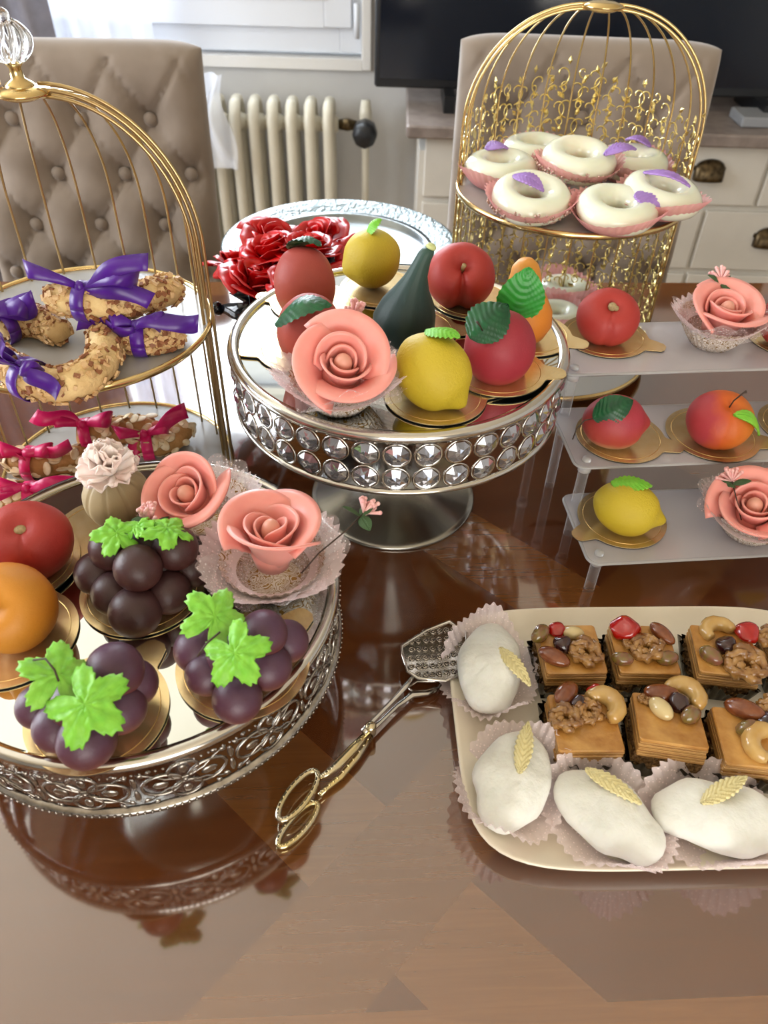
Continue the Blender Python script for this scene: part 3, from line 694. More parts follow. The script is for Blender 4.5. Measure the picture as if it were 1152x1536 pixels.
# ================================================================ gold cake boards
bd0 = None
def board(u, v, z, label, tab=0, sc=1.0, xyz=None):
    global bd0
    p = xyz or at(u, v, z)
    if bd0 is None:
        t = thing('cake_board', label, 'cake board'); ol = []
        for i in range(96):
            a = (i/96*2-1)*pi; r = .045+.0175*exp(-(a/.205)**4); ol.append((r*cos(a), r*sin(a)))
        G().prism(ol, .0009, .0018).mk('foil_top', board_m, t, smooth=False)
        G().prism([(x*.997, y*.997) for x, y in ol], 0, .0009).mk('card_back', carde_m, t, smooth=False)
        g = G(); g.tube([(.0395*cos(i*2*pi/72), .0395*sin(i*2*pi/72), .0018) for i in range(72)], .00035, 4, closed=True); g.mk('embossed_ring', boardr_m, t); bd0 = t
        t.location = (p[0], p[1], z+TZ); t.rotation_euler = (0, 0, tab); t.scale = (sc, sc, 1); o = t
    else:
        o = duptree(bd0, label, (p[0], p[1], z), (0, 0, tab)); o.scale = (sc, sc, 1)
    o['group'] = 'gold cardboard rounds under the sweets'
    return o
# ================================================================ leaves
def leaf(L=.03, W=.011, arch=.006, fold=.15, serr=.04, vein=.0006, tipc=0, n=20):
    def f(u, v):
        s = 2*v-1; w_ = W*(sin(pi*min(1, u*1.0)**.85)**.75)*(1+serr*sin(u*60)*abs(s)); x = L*u; y = w_*s
        z = arch*sin(pi*u*.9)-fold*abs(y)-tipc*u*u+vein*cos((u*9-abs(s)*2.2)*2*pi)*(abs(s) > .08)-(.0008 if abs(s) < .1 else 0)
        return (x, y, z)
    return G().grid(f, n*2, 14)
def grape_leaf(R=.02, seed=0, cup=.25):
    g = G(); n = 80; m = 9; V = [(0, 0, 0)]; F = []
    rnd = random.Random(seed); ph = rnd.random()
    def rad(a):
        k = abs(sin(a*2.5*1.0)); lob = .58+.42*(abs(cos(2.5*a)))**1.2
        if abs(abs(a)-pi) < .35: lob *= .45+.55*(pi-abs(a))/.35
        return R*lob*(1+.06*sin(a*31+ph*6))
    for j in range(1, m+1):
        for i in range(n):
            a = (i/n*2-1)*pi; r = rad(a)*j/m; vz = .0009*cos(a*5*2)*j/m+.0006*sin(r*900+a*3)+.0012*sin(a*3+ph*6)*(j/m)**2
            V.append((r*cos(a), r*sin(a), vz-cup*r*r/R))
    for i in range(n):
        F.append((0, 1+i, 1+(i+1) % n))
        for j in range(m-1): F.append((1+j*n+i, 1+(j+1)*n+i, 1+(j+1)*n+(i+1) % n, 1+j*n+(i+1) % n))
    return g.add(V, F)
def E_(x, y, z): return (radians(x), radians(y), radians(z))
# ================================================================ fruit
def peachf(gr=.14, wd=.20, dim=.30, dw=.42, pt=0.0):
    def f(d):
        b = math.acos(max(-1, min(1, d[2]))); a = math.atan2(d[1], d[0])+pi/2
        a = (a+pi) % (2*pi)-pi
        return 1-gr*exp(-(a/wd)**2)*sin(b)**.6*max(0, cos(b*.5))-dim*exp(-(b/dw)**2)+pt*exp(-((pi-b)/.25)**2)
    return f
def lemonf(tip=.26, tip2=.12, ax=0):
    def f(d):
        x = d[0]; c = math.acos(max(-1, min(1, x)))
        return 1+tip*exp(-(c/.24)**2)+tip2*exp(-((pi-c)/.34)**2)-.03*exp(-((c-.55)/.2)**2)
    return f
def fruit(name, label, cat, pos, r, mt, fn, rot=(0, 0, 0), group=None, nu=48, nv=32, lumpy=.0006):
    t = thing(name, label, cat, pos, rot, group)
    g = G().ball((0, 0, 0), r, nu, nv, fn=fn).jitter(lumpy, 60, pos[0]*50); g.mk('flesh', mt, t); return t
# crystal stand fruit --------------------------------------------------------
T1 = CZ+.0005; BT = T1+.0018
def onboard(u, v, r, z=BT): p = at(u, v, z+r); return p
GRP = 'marzipan fruit'
board(455, 470, T1, 'gold cardboard under the back left peach on the crystal stand', radians(170), .93, xyz=(-.077, .705, T1))
board(0, 0, T1, 'gold cardboard under the front left peach on the crystal stand, tab to the left', radians(190), .93, xyz=(-.078, .615, T1))
board(0, 0, T1, 'gold cardboard under the back lemon of the crystal stand', radians(90), .93, xyz=(-.010, .740, T1))
board(0, 0, T1, 'gold cardboard under the dark green gourd, tab to the right', radians(0), .93, xyz=(.022, .657, T1))
board(0, 0, T1, 'gold cardboard under the heart-creased red peach', radians(-60), .93, xyz=(.083, .722, T1))
board(0, 0, T1, 'gold cardboard under the orange pear', radians(-20), .93, xyz=(.130, .655, T1))
board(0, 0, T1+.0022, 'gold cardboard under the leafed crimson fruit, tab over the rim', radians(-4), .96, xyz=(.095, .585, T1+.0022))
board(0, 0, T1, 'gold cardboard under the front lemon of the crystal stand', radians(10), .96, xyz=(.040, .545, T1))
f = fruit('marzipan_peach', 'tall coral marzipan peach with a dark green leaf, behind the front left peach', 'marzipan fruit', onboard(457, 428, .035), (.029, .027, .036), peachs_m, peachf(.10, .16, .05, .4), E_(10, 8, 150), GRP)
leaf(.040, .015, .012, .3).mk('leaf', leafd_m, f, loc=(.020, -.006, .030), rot=E_(-10, -4, 172))
f = fruit('marzipan_peach', 'dark red marzipan peach with a curled dark green leaf, directly behind the pink rose', 'marzipan fruit', onboard(466, 500, .034), (.028, .026, .036), peachs_m, peachf(.06, .2, .1, .4), E_(5, -6, 20), GRP)
leaf(.052, .016, .014, .3, .02).mk('leaf', leafd_m, f, loc=(-.030, -.010, .024), rot=E_(0, -16, -25))
f = fruit('marzipan_lemon', 'yellow marzipan lemon with lime leaf at the back of the crystal stand', 'marzipan fruit', onboard(557, 388, .029), (.029, .029, .0285), lemon_m, lemonf(.10, .05), E_(0, 20, 200), GRP)
leaf(.02, .010, .006, .5).mk('leaf', leafl_m, f, loc=(-.004, .0, .027), rot=E_(0, -18, 170))
f = thing('marzipan_gourd', 'dark green long-necked marzipan gourd on the crystal stand', 'marzipan fruit', onboard(606, 478, .027), E_(0, 0, 0), GRP)
g = G(); gp = [(0, -.027), (.012, -.0265), (.022, -.020), (.0275, -.008), (.0275, .004), (.023, .016), (.0155, .028), (.010, .040), (.0075, .052), (.0065, .061), (.005, .065), (0, .066)]
g.lathe(gp, 48, fl=lambda a: 1+.012*cos(14*a)); g.v = [(x+.018*max(0, z)**1.5/.066**1.5*1.0+.0*z, y, z) for x, y, z in g.v]; g.mk('flesh', gourd_m, f)
G().lathe([(.0, .0), (.0045, .0), (.0048, .0015), (.0035, .003), (0, .0033)], 16, (.0195, 0, .0655), rotm(0, radians(20), 0)).mk('stem_cap', mat('pale_stem_end', '#c8d090', rough=.5), f)
f = fruit('marzipan_peach', 'red marzipan peach with heart-shaped crease at the back of the crystal stand', 'marzipan fruit', onboard(691, 415, .030), (.033, .032, .031), peach_m, peachf(.36, .22, .50, .42), E_(42, 0, 0), GRP)
g = G(); g.tube([(0, -.001, .012), (0, 0, .020), (.001, .001, .024)], [.0022, .0018, .0024], 8); g.mk('stalk', stemp_m, f)
f = thing('marzipan_pear', 'orange marzipan pear with a veined green leaf on the crystal stand', 'marzipan fruit', onboard(783, 470, .026), E_(0, -4, 0), GRP)
g = G(); g.lathe([(0, -.026), (.012, -.0255), (.022, -.020), (.027, -.009), (.0265, .003), (.022, .014), (.0165, .025), (.0135, .036), (.0115, .045), (.007, .050), (0, .051)], 40); g.jitter(.0012, 50, 4); g.mk('flesh', pear_m, f)
leaf(.054, .021, .004, .1, .02, .0007).mk('leaf', leafm_m, f, loc=(-.010, -.024, .002), rot=E_(84, -80, 6), label='large veined green leaf')
f = fruit('marzipan_fruit', 'crimson pointed marzipan fruit with dark green leaf, right front of the crystal stand', 'marzipan fruit', onboard(750, 520, .030), (.030, .029, .0325), crim_m, lambda d: 1+.22*exp(-(math.acos(max(-1, min(1, d[0]*.62-d[2]*.78)))/.30)**2)-.04*d[2], E_(0, 0, 12), GRP)
leaf(.042, .018, .008, .3, .05, .0008).mk('leaf', leafd_m, f, loc=(-.032, -.014, .018), rot=E_(25, -26, 24), label='dark green leaf')
G().tube([(-.022, -.014, .024), (-.026, -.019, .031), (-.031, -.024, .038)], [.0007, .0006, .0011], 6).mk('stalk', stem_m, f)
f = fruit('marzipan_lemon', 'yellow marzipan lemon with lime leaf at the front of the crystal stand', 'marzipan fruit', onboard(650, 558, .028), (.033, .029, .030), lemon_m, lemonf(.16, .04), E_(0, 38, -28), GRP)
leaf(.032, .012, .005, .3).mk('leaf', leafl_m, f, loc=(-.029, .008, .016), rot=E_(0, -42, -10))
# acrylic stand fruit --------------------------------------------------------
s1, s2, s3 = (z+.0005 for z in (SH[2][0], SH[1][0], SH[0][0]))
def bon(u, v, s, tab, lab, sc=.93): return board(u, v, s, lab, tab, sc)
bon(907, 505, s1, radians(-22), 'gold cardboard under the red peach on the top acrylic shelf', 1.0)
f = fruit('marzipan_peach', 'bright red velvety marzipan peach on the top acrylic shelf', 'marzipan fruit', onboard(912, 476, .026, s1+.002), (.0315, .030, .0265), peach_m, peachf(.12, .12, .38, .42), E_(32, 0, -8), GRP)
g = G(); g.ball((0, 0, .020), (.0045, .0045, .004), 10, 8); g.ball((.004, -.001, .019), (.003, .003, .003), 8, 6); g.mk('stalk', stemp_m, f)
bon(1182, 508, s1, radians(40), 'gold cardboard at the right end of the top acrylic shelf', .95)
f = fruit('marzipan_peach', 'red-orange marzipan fruit cut by the right edge of the photo, top shelf', 'marzipan fruit', onboard(1186, 482, .026, s1+.002), (.030, .030, .027), peach_m, peachf(.1, .2, .3, .4), E_(10, 0, 20), GRP)
bon(930, 655, s2, radians(-18), 'gold cardboard under the leafed peach on the middle acrylic shelf', .98)
f = fruit('marzipan_peach', 'pointed pink-red marzipan peach with glossy dark leaf on the middle shelf', 'marzipan fruit', onboard(922, 633, .024, s2+.002), (.0305, .026, .0265), nect_m, lemonf(.14, .02), E_(0, 0, 0), GRP)
leaf(.040, .014, .008, .35, .02, .0006).mk('leaf', leafd_m, f, loc=(-.026, -.013, .012), rot=E_(38, -24, 12), label='glossy dark green leaf')
G().tube([(-.026, -.013, .012), (-.034, -.016, .012), (-.041, -.020, .005), (-.043, -.022, -.006)], .0006, 6).mk('stalk', stem_m, f)
bon(1068, 652, s2, radians(-14), 'gold cardboard under the orange apricot on the middle acrylic shelf', 1.02)
f = fruit('marzipan_apricot', 'orange and pink marzipan apricot with curled lime leaf on the middle shelf', 'marzipan fruit', onboard(1080, 630, .026, s2+.002), (.0315, .030, .027), aprf_m, peachf(.05, .10, .20, .22), E_(22, 0, 0), GRP)
g = leaf(.036, .0065, .006, .2, .01, .0002, .030); g.mk('leaf', leafl_m, f, loc=(.001, -.010, .0245), rot=E_(0, 0, -6), solid=.002)
G().tube([(0, 0, .020), (.001, .002, .030), (.006, .004, .040), (.008, .004, .042)], [.0008, .0007, .0008, .0016], 6).mk('stalk', stem_m, f)
bon(1204, 640, s2, radians(-120), 'gold cardboard cut by the right edge on the middle acrylic shelf', .98)
f = fruit('marzipan_lemon', 'yellow marzipan lemon mostly beyond the right edge on the middle shelf', 'marzipan fruit', onboard(1224, 622, .026, s2+.002), (.031, .027, .027), lemon_m, lemonf(), E_(0, 0, -20), GRP)
bon(932, 778, s3, radians(-150), 'gold cardboard under the lemon on the lowest acrylic shelf', .95)
f = fruit('marzipan_lemon', 'yellow marzipan lemon with lime leaf on the lowest acrylic shelf', 'marzipan fruit', onboard(941, 762, .025, s3+.002), (.0315, .0255, .026), lemon_m, lemonf(.24, .05), E_(0, 14, -12), GRP)
leaf(.038, .011, .005, .3).mk('leaf', leafl_m, f, loc=(-.026, .004, .018), rot=E_(0, -14, 4))
# grape stand fruit ----------------------------------------------------------
T2 = GZ+.0005
board(30, 845, T2+.0022, 'gold cardboard under the red peach on the filigree stand', radians(160), 1.0)
f = fruit('marzipan_peach', 'coral red marzipan peach with pale stalk at the left edge, filigree stand', 'marzipan fruit', onboard(42, 812, .027, T2+.003), (.0325, .031, .0295), peach_m, peachf(.10, .16, .30, .34), E_(24, 0, 20), GRP)
G().ball((0, 0, .021), (.005, .004, .003), 10, 6).mk('stalk', stemp_m, f)
board(18, 955, T2, 'gold cardboard under the orange on the filigree stand', radians(-140), 1.02)
f = fruit('marzipan_apricot', 'orange dimpled marzipan fruit at the left edge, in front of the red peach', 'marzipan fruit', onboard(12, 912, .029, T2+.002), (.0325, .031, .032), orange_m, peachf(.20, .25, .46, .42), E_(38, 14, -20), GRP)
leaf(.012, .004, .002, .2).mk('leaf', leafm_m, f, loc=(-.004, .0, .024), rot=E_(0, -20, 60))
# pumpkin with flower
board(158, 800, T2, 'gold cardboard under the beige pumpkin', radians(60), .95)
f = fruit('marzipan_pumpkin', 'beige grooved marzipan pumpkin topped with a pale pink ruffled flower', 'marzipan fruit', onboard(176, 745, .027, T2+.002), (.0265, .026, .028), pump_m, lambda d: 1-.05*exp(-((((math.atan2(d[1], d[0])*9/(2*pi)) % 1)-.5)/.08)**2), E_(6, 0, 8), GRP, nu=90)
fl = G().ball((0, 0, .034), .008, 12, 8).mk('flower_heart', white_fl_m, f)
for k in range(22):
    g = G(); ring_ = 0 if k < 5 else (1 if k < 12 else 2); a = k*2.4; L = .024
    g.grid(lambda u, v: (L*v, (.004+.0095*v)*(2*u-1)*(1 if v < .85 else (1-((v-.85)/.15)**2*.35)), .003*sin(u*2*pi*1.5)*v+.002*v*v*(abs(2*u-1))), 8, 6)
    g.mk('flower_petal', white_fl_m, f, loc=(0, 0, .026+.003*(2-ring_)), rot=(random.uniform(-.4, .4), radians((-80, -55, -18)[ring_])+random.uniform(-.12, .12), a), solid=.0007)
# grape bunches
def grapes(label, pts, r, mt, bpos, tab, blab, leaves, stemp):
    board(bpos[0], bpos[1], T2, blab, tab, 1.02)
    base = at(bpos[0], bpos[1], T2+.002); t = thing('grape_bunch', label, 'marzipan fruit', base, (0, 0, 0), 'marzipan grape bunches')
    for u, v, z, k in pts:
        p = at(u, v, T2+.002+z); G().ball((0, 0, 0), (r*k*1.06, r*k*1.06, r*k*1.03), 24, 16).mk('grape', mt, t, loc=(p[0]-base[0], p[1]-base[1], z))
    for i, (u, v, z, R, ro) in enumerate(leaves):
        p = at(u, v, T2+.002+z); grape_leaf(R, i*3+int(u)).mk('leaf', leafl_m, t, loc=(p[0]-base[0], p[1]-base[1], z), rot=ro, solid=.0012)
    if stemp:
        P = [np.array(at(u, v, T2+.002+z))-np.array(base)+np.array((0, 0, 0)) for u, v, z in stemp]; G().tube(P, .0007, 6).mk('stalk', stem_m, t)
grapes('dark marzipan grape bunch with lime leaves laid over its back, behind the other two', [(172, 890, .016, 1), (203, 918, .016, 1.12), (252, 888, .016, 1), (288, 850, .018, .95), (146, 860, .018, 1), (218, 862, .017, 1), (207, 852, .042, 1.02), (263, 822, .040, 1.0), (170, 822, .038, 1.05), (220, 815, .036, 1.0), (240, 850, .022, 1)], .0158, grape_m, (215, 885), radians(25), 'gold cardboard under the darkest grape bunch',
       [(175, 800, .060, .018, E_(-12, -8, 190)), (250, 792, .060, .019, E_(-10, 14, 0)), (205, 790, .060, .013, E_(-25, 0, 80))], None)
grapes('violet marzipan grape bunch with two lime leaves, nearest the right rim of the filigree stand', [(395, 950, .040, 1.0), (430, 962, .020, .95), (402, 1000, .021, 1), (356, 1048, .016, 1.02), (312, 1010, .016, .95), (296, 975, .020, 1), (345, 985, .026, 1), (360, 1005, .018, .9)], .0150, grapev_m, (365, 997), radians(50), 'gold cardboard under the grape bunch nearest the right rim',
       [(322, 925, .058, .022, E_(28, -14, 70)), (352, 980, .055, .022, E_(24, 16, -50))], [(296, 985, .05), (310, 965, .058), (330, 948, .058)])
grapes('violet marzipan grape bunch with two large lime leaves at the front of the filigree stand', [(172, 1006, .040, 1.08), (200, 1025, .022, .95), (180, 1062, .021, 1), (130, 1110, .018, 1.08), (88, 1090, .017, .95), (58, 1060, .018, .85), (115, 1055, .030, 1), (150, 1080, .018, .9)], .0158, grapev_m, (147, 1068), radians(65), 'gold cardboard under the front grape bunch, tab pointing away',
       [(88, 1012, .056, .023, E_(26, -16, 100)), (128, 1056, .056, .025, E_(22, 10, -30))], [(50, 990, .062), (68, 988, .066), (82, 1005, .064), (88, 1022, .058)])
# ================================================================ sugar roses in paper cups
def rose(label, pos, rot, sc=1.0, seed=0, group='pink sugar roses'):
    t = thing('sugar_rose', label, 'sugar flower', pos, rot, group); t.scale = (sc,)*3; rnd = random.Random(seed); k = 0
    G().ball((0, 0, .030), (.0068, .0068, .010), 18, 12).mk('bud', bud_m, t)
    g = G().lathe([(0, 0), (.012, 0), (.015, .012), (.012, .022), (0, .026)], 24); g.mk('calyx', rose_m, t)
    sets = ((2, .006, .0105, .030, .0, 1.75, 0), (2, .009, .0165, .034, .0015, 1.85, .0), (3, .0115, .0260, .037, .0075, 1.42, .0))
    for n_, r0, r1, h, lip, wd, cu in sets:
        ph = rnd.uniform(0, 6)
        for i in range(n_):
            g = G(); petal(g, ph+i*2*pi/n_+rnd.uniform(-.12, .12), wd, r0, r1*rnd.uniform(.95, 1.06), h*rnd.uniform(.94, 1.06), .008, lip*rnd.uniform(.6, 1.4), cu, .30, .16, 24, 14, pw=1.0)
            o = g.mk('petal', rose_m, t, solid=.0016, offset=0)
    return t
def cup(label, pos, sc=1.0, seed=0, group='scroll printed paper cups', tul=True, flare=1.0, rot=0):
    t = thing('paper_cup', label, 'paper cup', pos, (0, 0, rot), group); t.scale = (sc,)*3
    fl = lambda a: 1+.022*cos(34*a)
    G().lathe([(0, .0005), (.019, .0005), (.025, .008), (.032, .019), (.037, .0275)], 136, fl=fl).mk('scroll_band', scroll_m, t)
    def f(u, v):
        a = 2*pi*u; r = .026+.022*flare*v**.8; r *= 1+.035*v*cos(38*a); z = .017+.015*v+.004*v*v*sin(3*a+seed)+.0016*v**4*cos(38*a)
        return (r*cos(a), r*sin(a), z)
    G().grid(f, 190, 8, cu=True).mk('pleated_liner', pinkp_m, t)
    if tul:
        for k in range(2):
            def f2(u, v):
                a = 2*pi*u+k; r = .019+(.026+.005*sin(5*a+seed+k*2))*flare*v; z = .006+(.026+.007*sin(4*a+seed*2+k))*v-.02*v*v*(sin(3*a+k) > .2)*0
                r *= 1+.05*v*sin(13*a+seed); return (r*cos(a), r*sin(a), z)
            G().grid(f2, 120, 8, cu=True).mk('tulle_wrap', (tulle_m, tullew_m)[k], t)
    return t
def sprig(label, pts, seed=0):
    b = np.array(pts[0]); t = thing('stamen_sprig', label, 'artificial flower', pts[0], (0, 0, 0), 'pink stamen sprigs'); rnd = random.Random(seed)
    P = [np.array(p)-b for p in pts]; G().tube(P, .0006, 6).mk('wire', stem_m, t); d = P[-1]-P[-2]; d /= np.linalg.norm(d); e = P[-1]
    g = G()
    for k in range(22):
        q = d*1.0+np.array([rnd.uniform(-.75, .75) for _ in range(3)]); q /= np.linalg.norm(q); L = rnd.uniform(.009, .014)
        g.tube([e, e+q*L*.6, e+q*L], [.0006, .0012, .0016], 6); g.ball(e+q*L, .0018, 8, 6)
    g.mk('stamens', sprig_m, t)
    for k in range(3):
        leaf(.016, .005, .002, .2, .02, .0002).mk('cloth_leaf', sprl_m, t, loc=tuple(e-d*.003), rot=(rnd.uniform(-.4, .4), rnd.uniform(-.5, .3), k*2.1+seed))
    return t
def setrose(u, v, z, lab, labc, rot, sc=1.0, seed=0, lift=.006, **k):
    p = at(u, v, z+.002); cup(labc, (p[0], p[1], z), sc, seed, **k); return rose(lab, (p[0], p[1], z+lift), rot, sc, seed)
def pxs(*q): return [at(*p) for p in q]
ra = setrose(310, 790, T2, 'pink sugar rose behind its twin, next to the beige pumpkin', 'scroll paper cup under the pink rose beside the beige pumpkin', E_(26, -14, 0), 1.0, 1, .022)
rb = setrose(412, 872, T2, 'upright pink sugar rose on the right rim of the filigree stand', 'wide pleated paper cup under the upright rose on the filigree stand', E_(-2, 2, 0), 1.06, 12, .022, flare=1.12)
rc = setrose(510, 603, T1, 'pink sugar rose at the left front of the crystal stand', 'scroll paper cup under the rose on the crystal stand', E_(30, 8, 0), 1.08, 3, .020, flare=1.12)
rd_ = setrose(1066, 512, s1, 'pink sugar rose on the top acrylic shelf', 'scroll paper cup under the rose on the top acrylic shelf', E_(14, 2, 0), 1.08, 4, .010, flare=.85)
re_ = setrose(1120, 795, s3, 'pink sugar rose on the lowest acrylic shelf, cut by the frame', 'scroll paper cup under the rose on the lowest acrylic shelf', E_(18, -18, 0), 1.08, 5, .012)
sprig('pink stamen sprig leaning out from the upright rose over the dark pedestal', pxs((452, 860, T2+.03), (478, 830, .15), (520, 795, .16), (545, 770, .162)), 1)
sprig('pink stamen sprig between the two peaches and the gourd on the crystal stand', pxs((520, 520, T1+.02), (524, 500, T1+.045), (530, 476, T1+.055)), 2)
sprig('pink stamen sprig behind the darkest grape bunch', pxs((240, 830, T2+.01), (236, 805, T2+.035), (226, 782, T2+.045)), 3)
sprig('pink stamen sprig beside the rose on the lowest acrylic shelf', pxs((1112, 780, s3+.03), (1104, 745, s3+.05), (1098, 722, s3+.055)), 4)
sprig('pink stamen sprig poking up behind the rose on the top acrylic shelf', pxs((1078, 470, s1+.03), (1080, 435, s1+.05), (1082, 420, s1+.056)), 5)
# ================================================================ ribboned cookies
def cookie_body(P, r, seed, flakes, parent, mts, size, thing_flakes=False):
    P = [np.array(p, float) for p in P]; n = len(P)
    rr = [r*(.55+.45*min(1, sin(pi*(i+.6)/(n+.2))*1.9)) for i in range(n)]
    g = G(); g.tube(P, rr, 14); g.jitter(.0022, 90, seed).mk('cookie_body', cookb_m if thing_flakes else cook_m, parent)
    rnd = random.Random(seed); g1 = G(); g2 = G()
    for k in range(flakes):
        f_ = rnd.uniform(0.02, .98)*(n-1); i = min(n-2, int(f_)); q = f_-i; c = P[i]*(1-q)+P[i+1]*q; rad = rr[i]*(1-q)+rr[i+1]*q
        t = P[i+1]-P[i]; t /= np.linalg.norm(t); a = np.cross(t, (0, 0, 1)); a /= np.linalg.norm(a)+1e-9; b = np.cross(a, t)
        th = rnd.uniform(0, 2*pi); nrm = a*cos(th)+b*sin(th); R = Vector(nrm).to_track_quat('Z', 'Y').to_matrix() @ Matrix.Rotation(rnd.uniform(0, 6.28), 3, 'Z') @ Matrix.Rotation(rnd.uniform(-.6, .6), 3, 'X')
        s = size*rnd.uniform(.6, 1.2); p = c+nrm*(rad+s*(.14 if thing_flakes else .22))
        if thing_flakes: slice_obj(parent, p, R, s)
        else: (g1 if rnd.random() < .68 else g2).box(p, (s, s*.7, s*.4), R=np.array(R))
    if not thing_flakes:
        g1.mk('chopped_nuts', mts[0], parent, smooth=False, kind='stuff'); g2.mk('chopped_nuts', mts[1], parent, smooth=False, kind='stuff')
sl0 = None
def slice_obj(parent, p, R, s):
    global sl0
    if sl0 is None: sl0 = G().ball((0, 0, 0), (.0062, .0040, .0007), 12, 6).mk('almond_slice', slice_m, parent); o = sl0
    else: o = dupobj(sl0, parent)
    o.location = Vector(p); o.rotation_euler = R.to_euler(); o.scale = (s/.0075,)*3
def wrapband(c, tdir, r, wd):
    """ribbon band round the cookie"""
    t = np.array(tdir, float); t /= np.linalg.norm(t); a = np.cross(t, (0, 0, 1)); a /= np.linalg.norm(a); b = np.cross(a, t); g = G()
    pts = [np.array(c)+r*(a*cos(q)+b*sin(q)) for q in [2*pi*i/24 for i in range(25)]]; return g.strip(pts, [t*wd]*25)
def cookie(label, pts, r, zb, rib, bowat, bowrot, seed, group, pink=False, bargs={}, band=None, flakes=430, size=.0050):
    P = [np.array(at(u, v, z)) for u, v, z in pts]; c = sum(P)/len(P); c[2] = P[0][2]-r
    t = thing('crescent_cookie', label, 'cookie', tuple(c), (0, 0, 0), group)
    Q = [p-c for p in P]
    # smooth the path
    S_ = []
    for i in range(len(Q)-1):
        p0, p1, p2, p3 = Q[max(i-1, 0)], Q[i], Q[i+1], Q[min(i+2, len(Q)-1)]
        for k in range(5):
            q = k/5; S_.append(.5*((2*p1)+(-p0+p2)*q+(2*p0-5*p1+4*p2-p3)*q*q+(-p0+3*p1-3*p2+p3)*q**3))
    S_.append(Q[-1])
    cookie_body(S_, r, seed, flakes, t, (nut1_m, nut2_m), size, pink)
    i = int(band*(len(S_)-1)); td = S_[min(i+1, len(S_)-1)]-S_[max(i-1, 0)]
    wrapband(S_[i], td, r*1.26, .0058).mk('ribbon_band', rib, t, solid=.0005)
    bp_ = S_[i]+np.array((0, -.3, 1))*r*1.15
    bow(seed=seed, **bargs).mk('ribbon_bow', rib, t, loc=tuple(bp_), rot=bowrot, solid=.0004)
    return t
U = .198; gr = 'nut covered cookies with purple ribbon on the upper tray'
cookie('nut-covered crescent cookie with purple bow lying on top of the others', [(72, 446, U+.043), (110, 450, U+.043), (160, 455, U+.042), (205, 448, U+.040), (245, 438, U+.036), (262, 428, U+.034)], .0135, 0, purp_m, 0, E_(10, 0, -4), 11, gr, band=.30, bargs=dict(L=.042, wd=.0075, H=.026, loops=((-1, .15), (1.15, .1)), tails=((.85, .35, .25, 1.25), (.9, -.1, .0, 1.1))))
cookie('horseshoe nut cookie with purple bow at the front left of the upper tray', [(140, 480, U+.014), (158, 512, U+.014), (150, 548, U+.014), (110, 575, U+.014), (62, 575, U+.014), (20, 555, U+.014), (-12, 520, U+.014)], .0135, 0, purp_m, 0, E_(30, 0, -35), 12, gr, band=.74, bargs=dict(L=.020, wd=.0075, H=.014, tails=((1, -.15, -.1, 1.6), (-.6, .8, .6, 1.6), (.1, 1, .5, 1.4))))
cookie('short nut cookie with purple bow at the right of the upper tray', [(180, 500, U+.013), (205, 508, U+.013), (240, 505, U+.013), (272, 497, U+.013)], .0125, 0, purp_m, 0, E_(10, 0, 0), 13, gr, band=.42, bargs=dict(L=.022, wd=.008, H=.010, tails=((1, .15, .0, 1.9), (-1, .0, -.15, 1.7))))
cookie('nut cookie with purple bow partly hidden behind the horseshoe cookie', [(0, 492, U+.014), (30, 480, U+.014), (65, 484, U+.014), (90, 500, U+.014)], .0130, 0, purp_m, 0, E_(14, 0, 10), 14, gr, band=.12, bargs=dict(L=.030, wd=.011, H=.014, tails=((1, .3, .1, 1.0), (-1, .1, .1, 1.4))))
Lw = .028; gr = 'almond slice cookies with fuchsia ribbon on the lower tray'
cookie('almond cookie with fuchsia bow at the left of the lower cage tray', [(15, 688, Lw+.016), (50, 695, Lw+.016), (90, 693, Lw+.016), (135, 683, Lw+.016)], .0145, 0, pinkr_m, 0, E_(14, 0, 0), 21, gr, True, band=.35, bargs=dict(L=.026, wd=.008, H=.014, tails=((-1, -.1, -.1, 1.7), (1, .3, .3, 1.7))), flakes=80, size=.0088)
cookie('almond cookie with fuchsia bow at the back centre of the lower cage tray', [(118, 655, Lw+.028), (160, 648, Lw+.030), (200, 645, Lw+.030), (235, 640, Lw+.028)], .0145, 0, pinkr_m, 0, E_(14, 0, 5), 22, gr, True, band=.15, bargs=dict(L=.030, wd=.0085, H=.016, tails=((.3, -1, -.2, 1.6), (-.9, .4, .2, 1.2))), flakes=80, size=.0088)
cookie('almond cookie with fuchsia bow at the right of the lower cage tray', [(205, 668, Lw+.016), (235, 664, Lw+.016), (262, 655, Lw+.016), (276, 640, Lw+.016)], .0140, 0, pinkr_m, 0, E_(14, 0, 15), 23, gr, True, band=.2, bargs=dict(L=.028, wd=.0085, H=.018, tails=((1, .5, .35, 1.5), (-.6, -.7, -.5, 1.3))), flakes=70, size=.0088)
cookie('almond cookie with fuchsia bow at the front of the lower tray, behind the red peach', [(0, 740, Lw+.016), (40, 748, Lw+.016), (90, 742, Lw+.016)], .0140, 0, pinkr_m, 0, E_(14, 0, 0), 24, gr, True, band=.62, bargs=dict(L=.026, wd=.009, H=.014, tails=((-1, .1, .3, 1.8), (1, .25, .4, 1.7))), flakes=60, size=.0088)
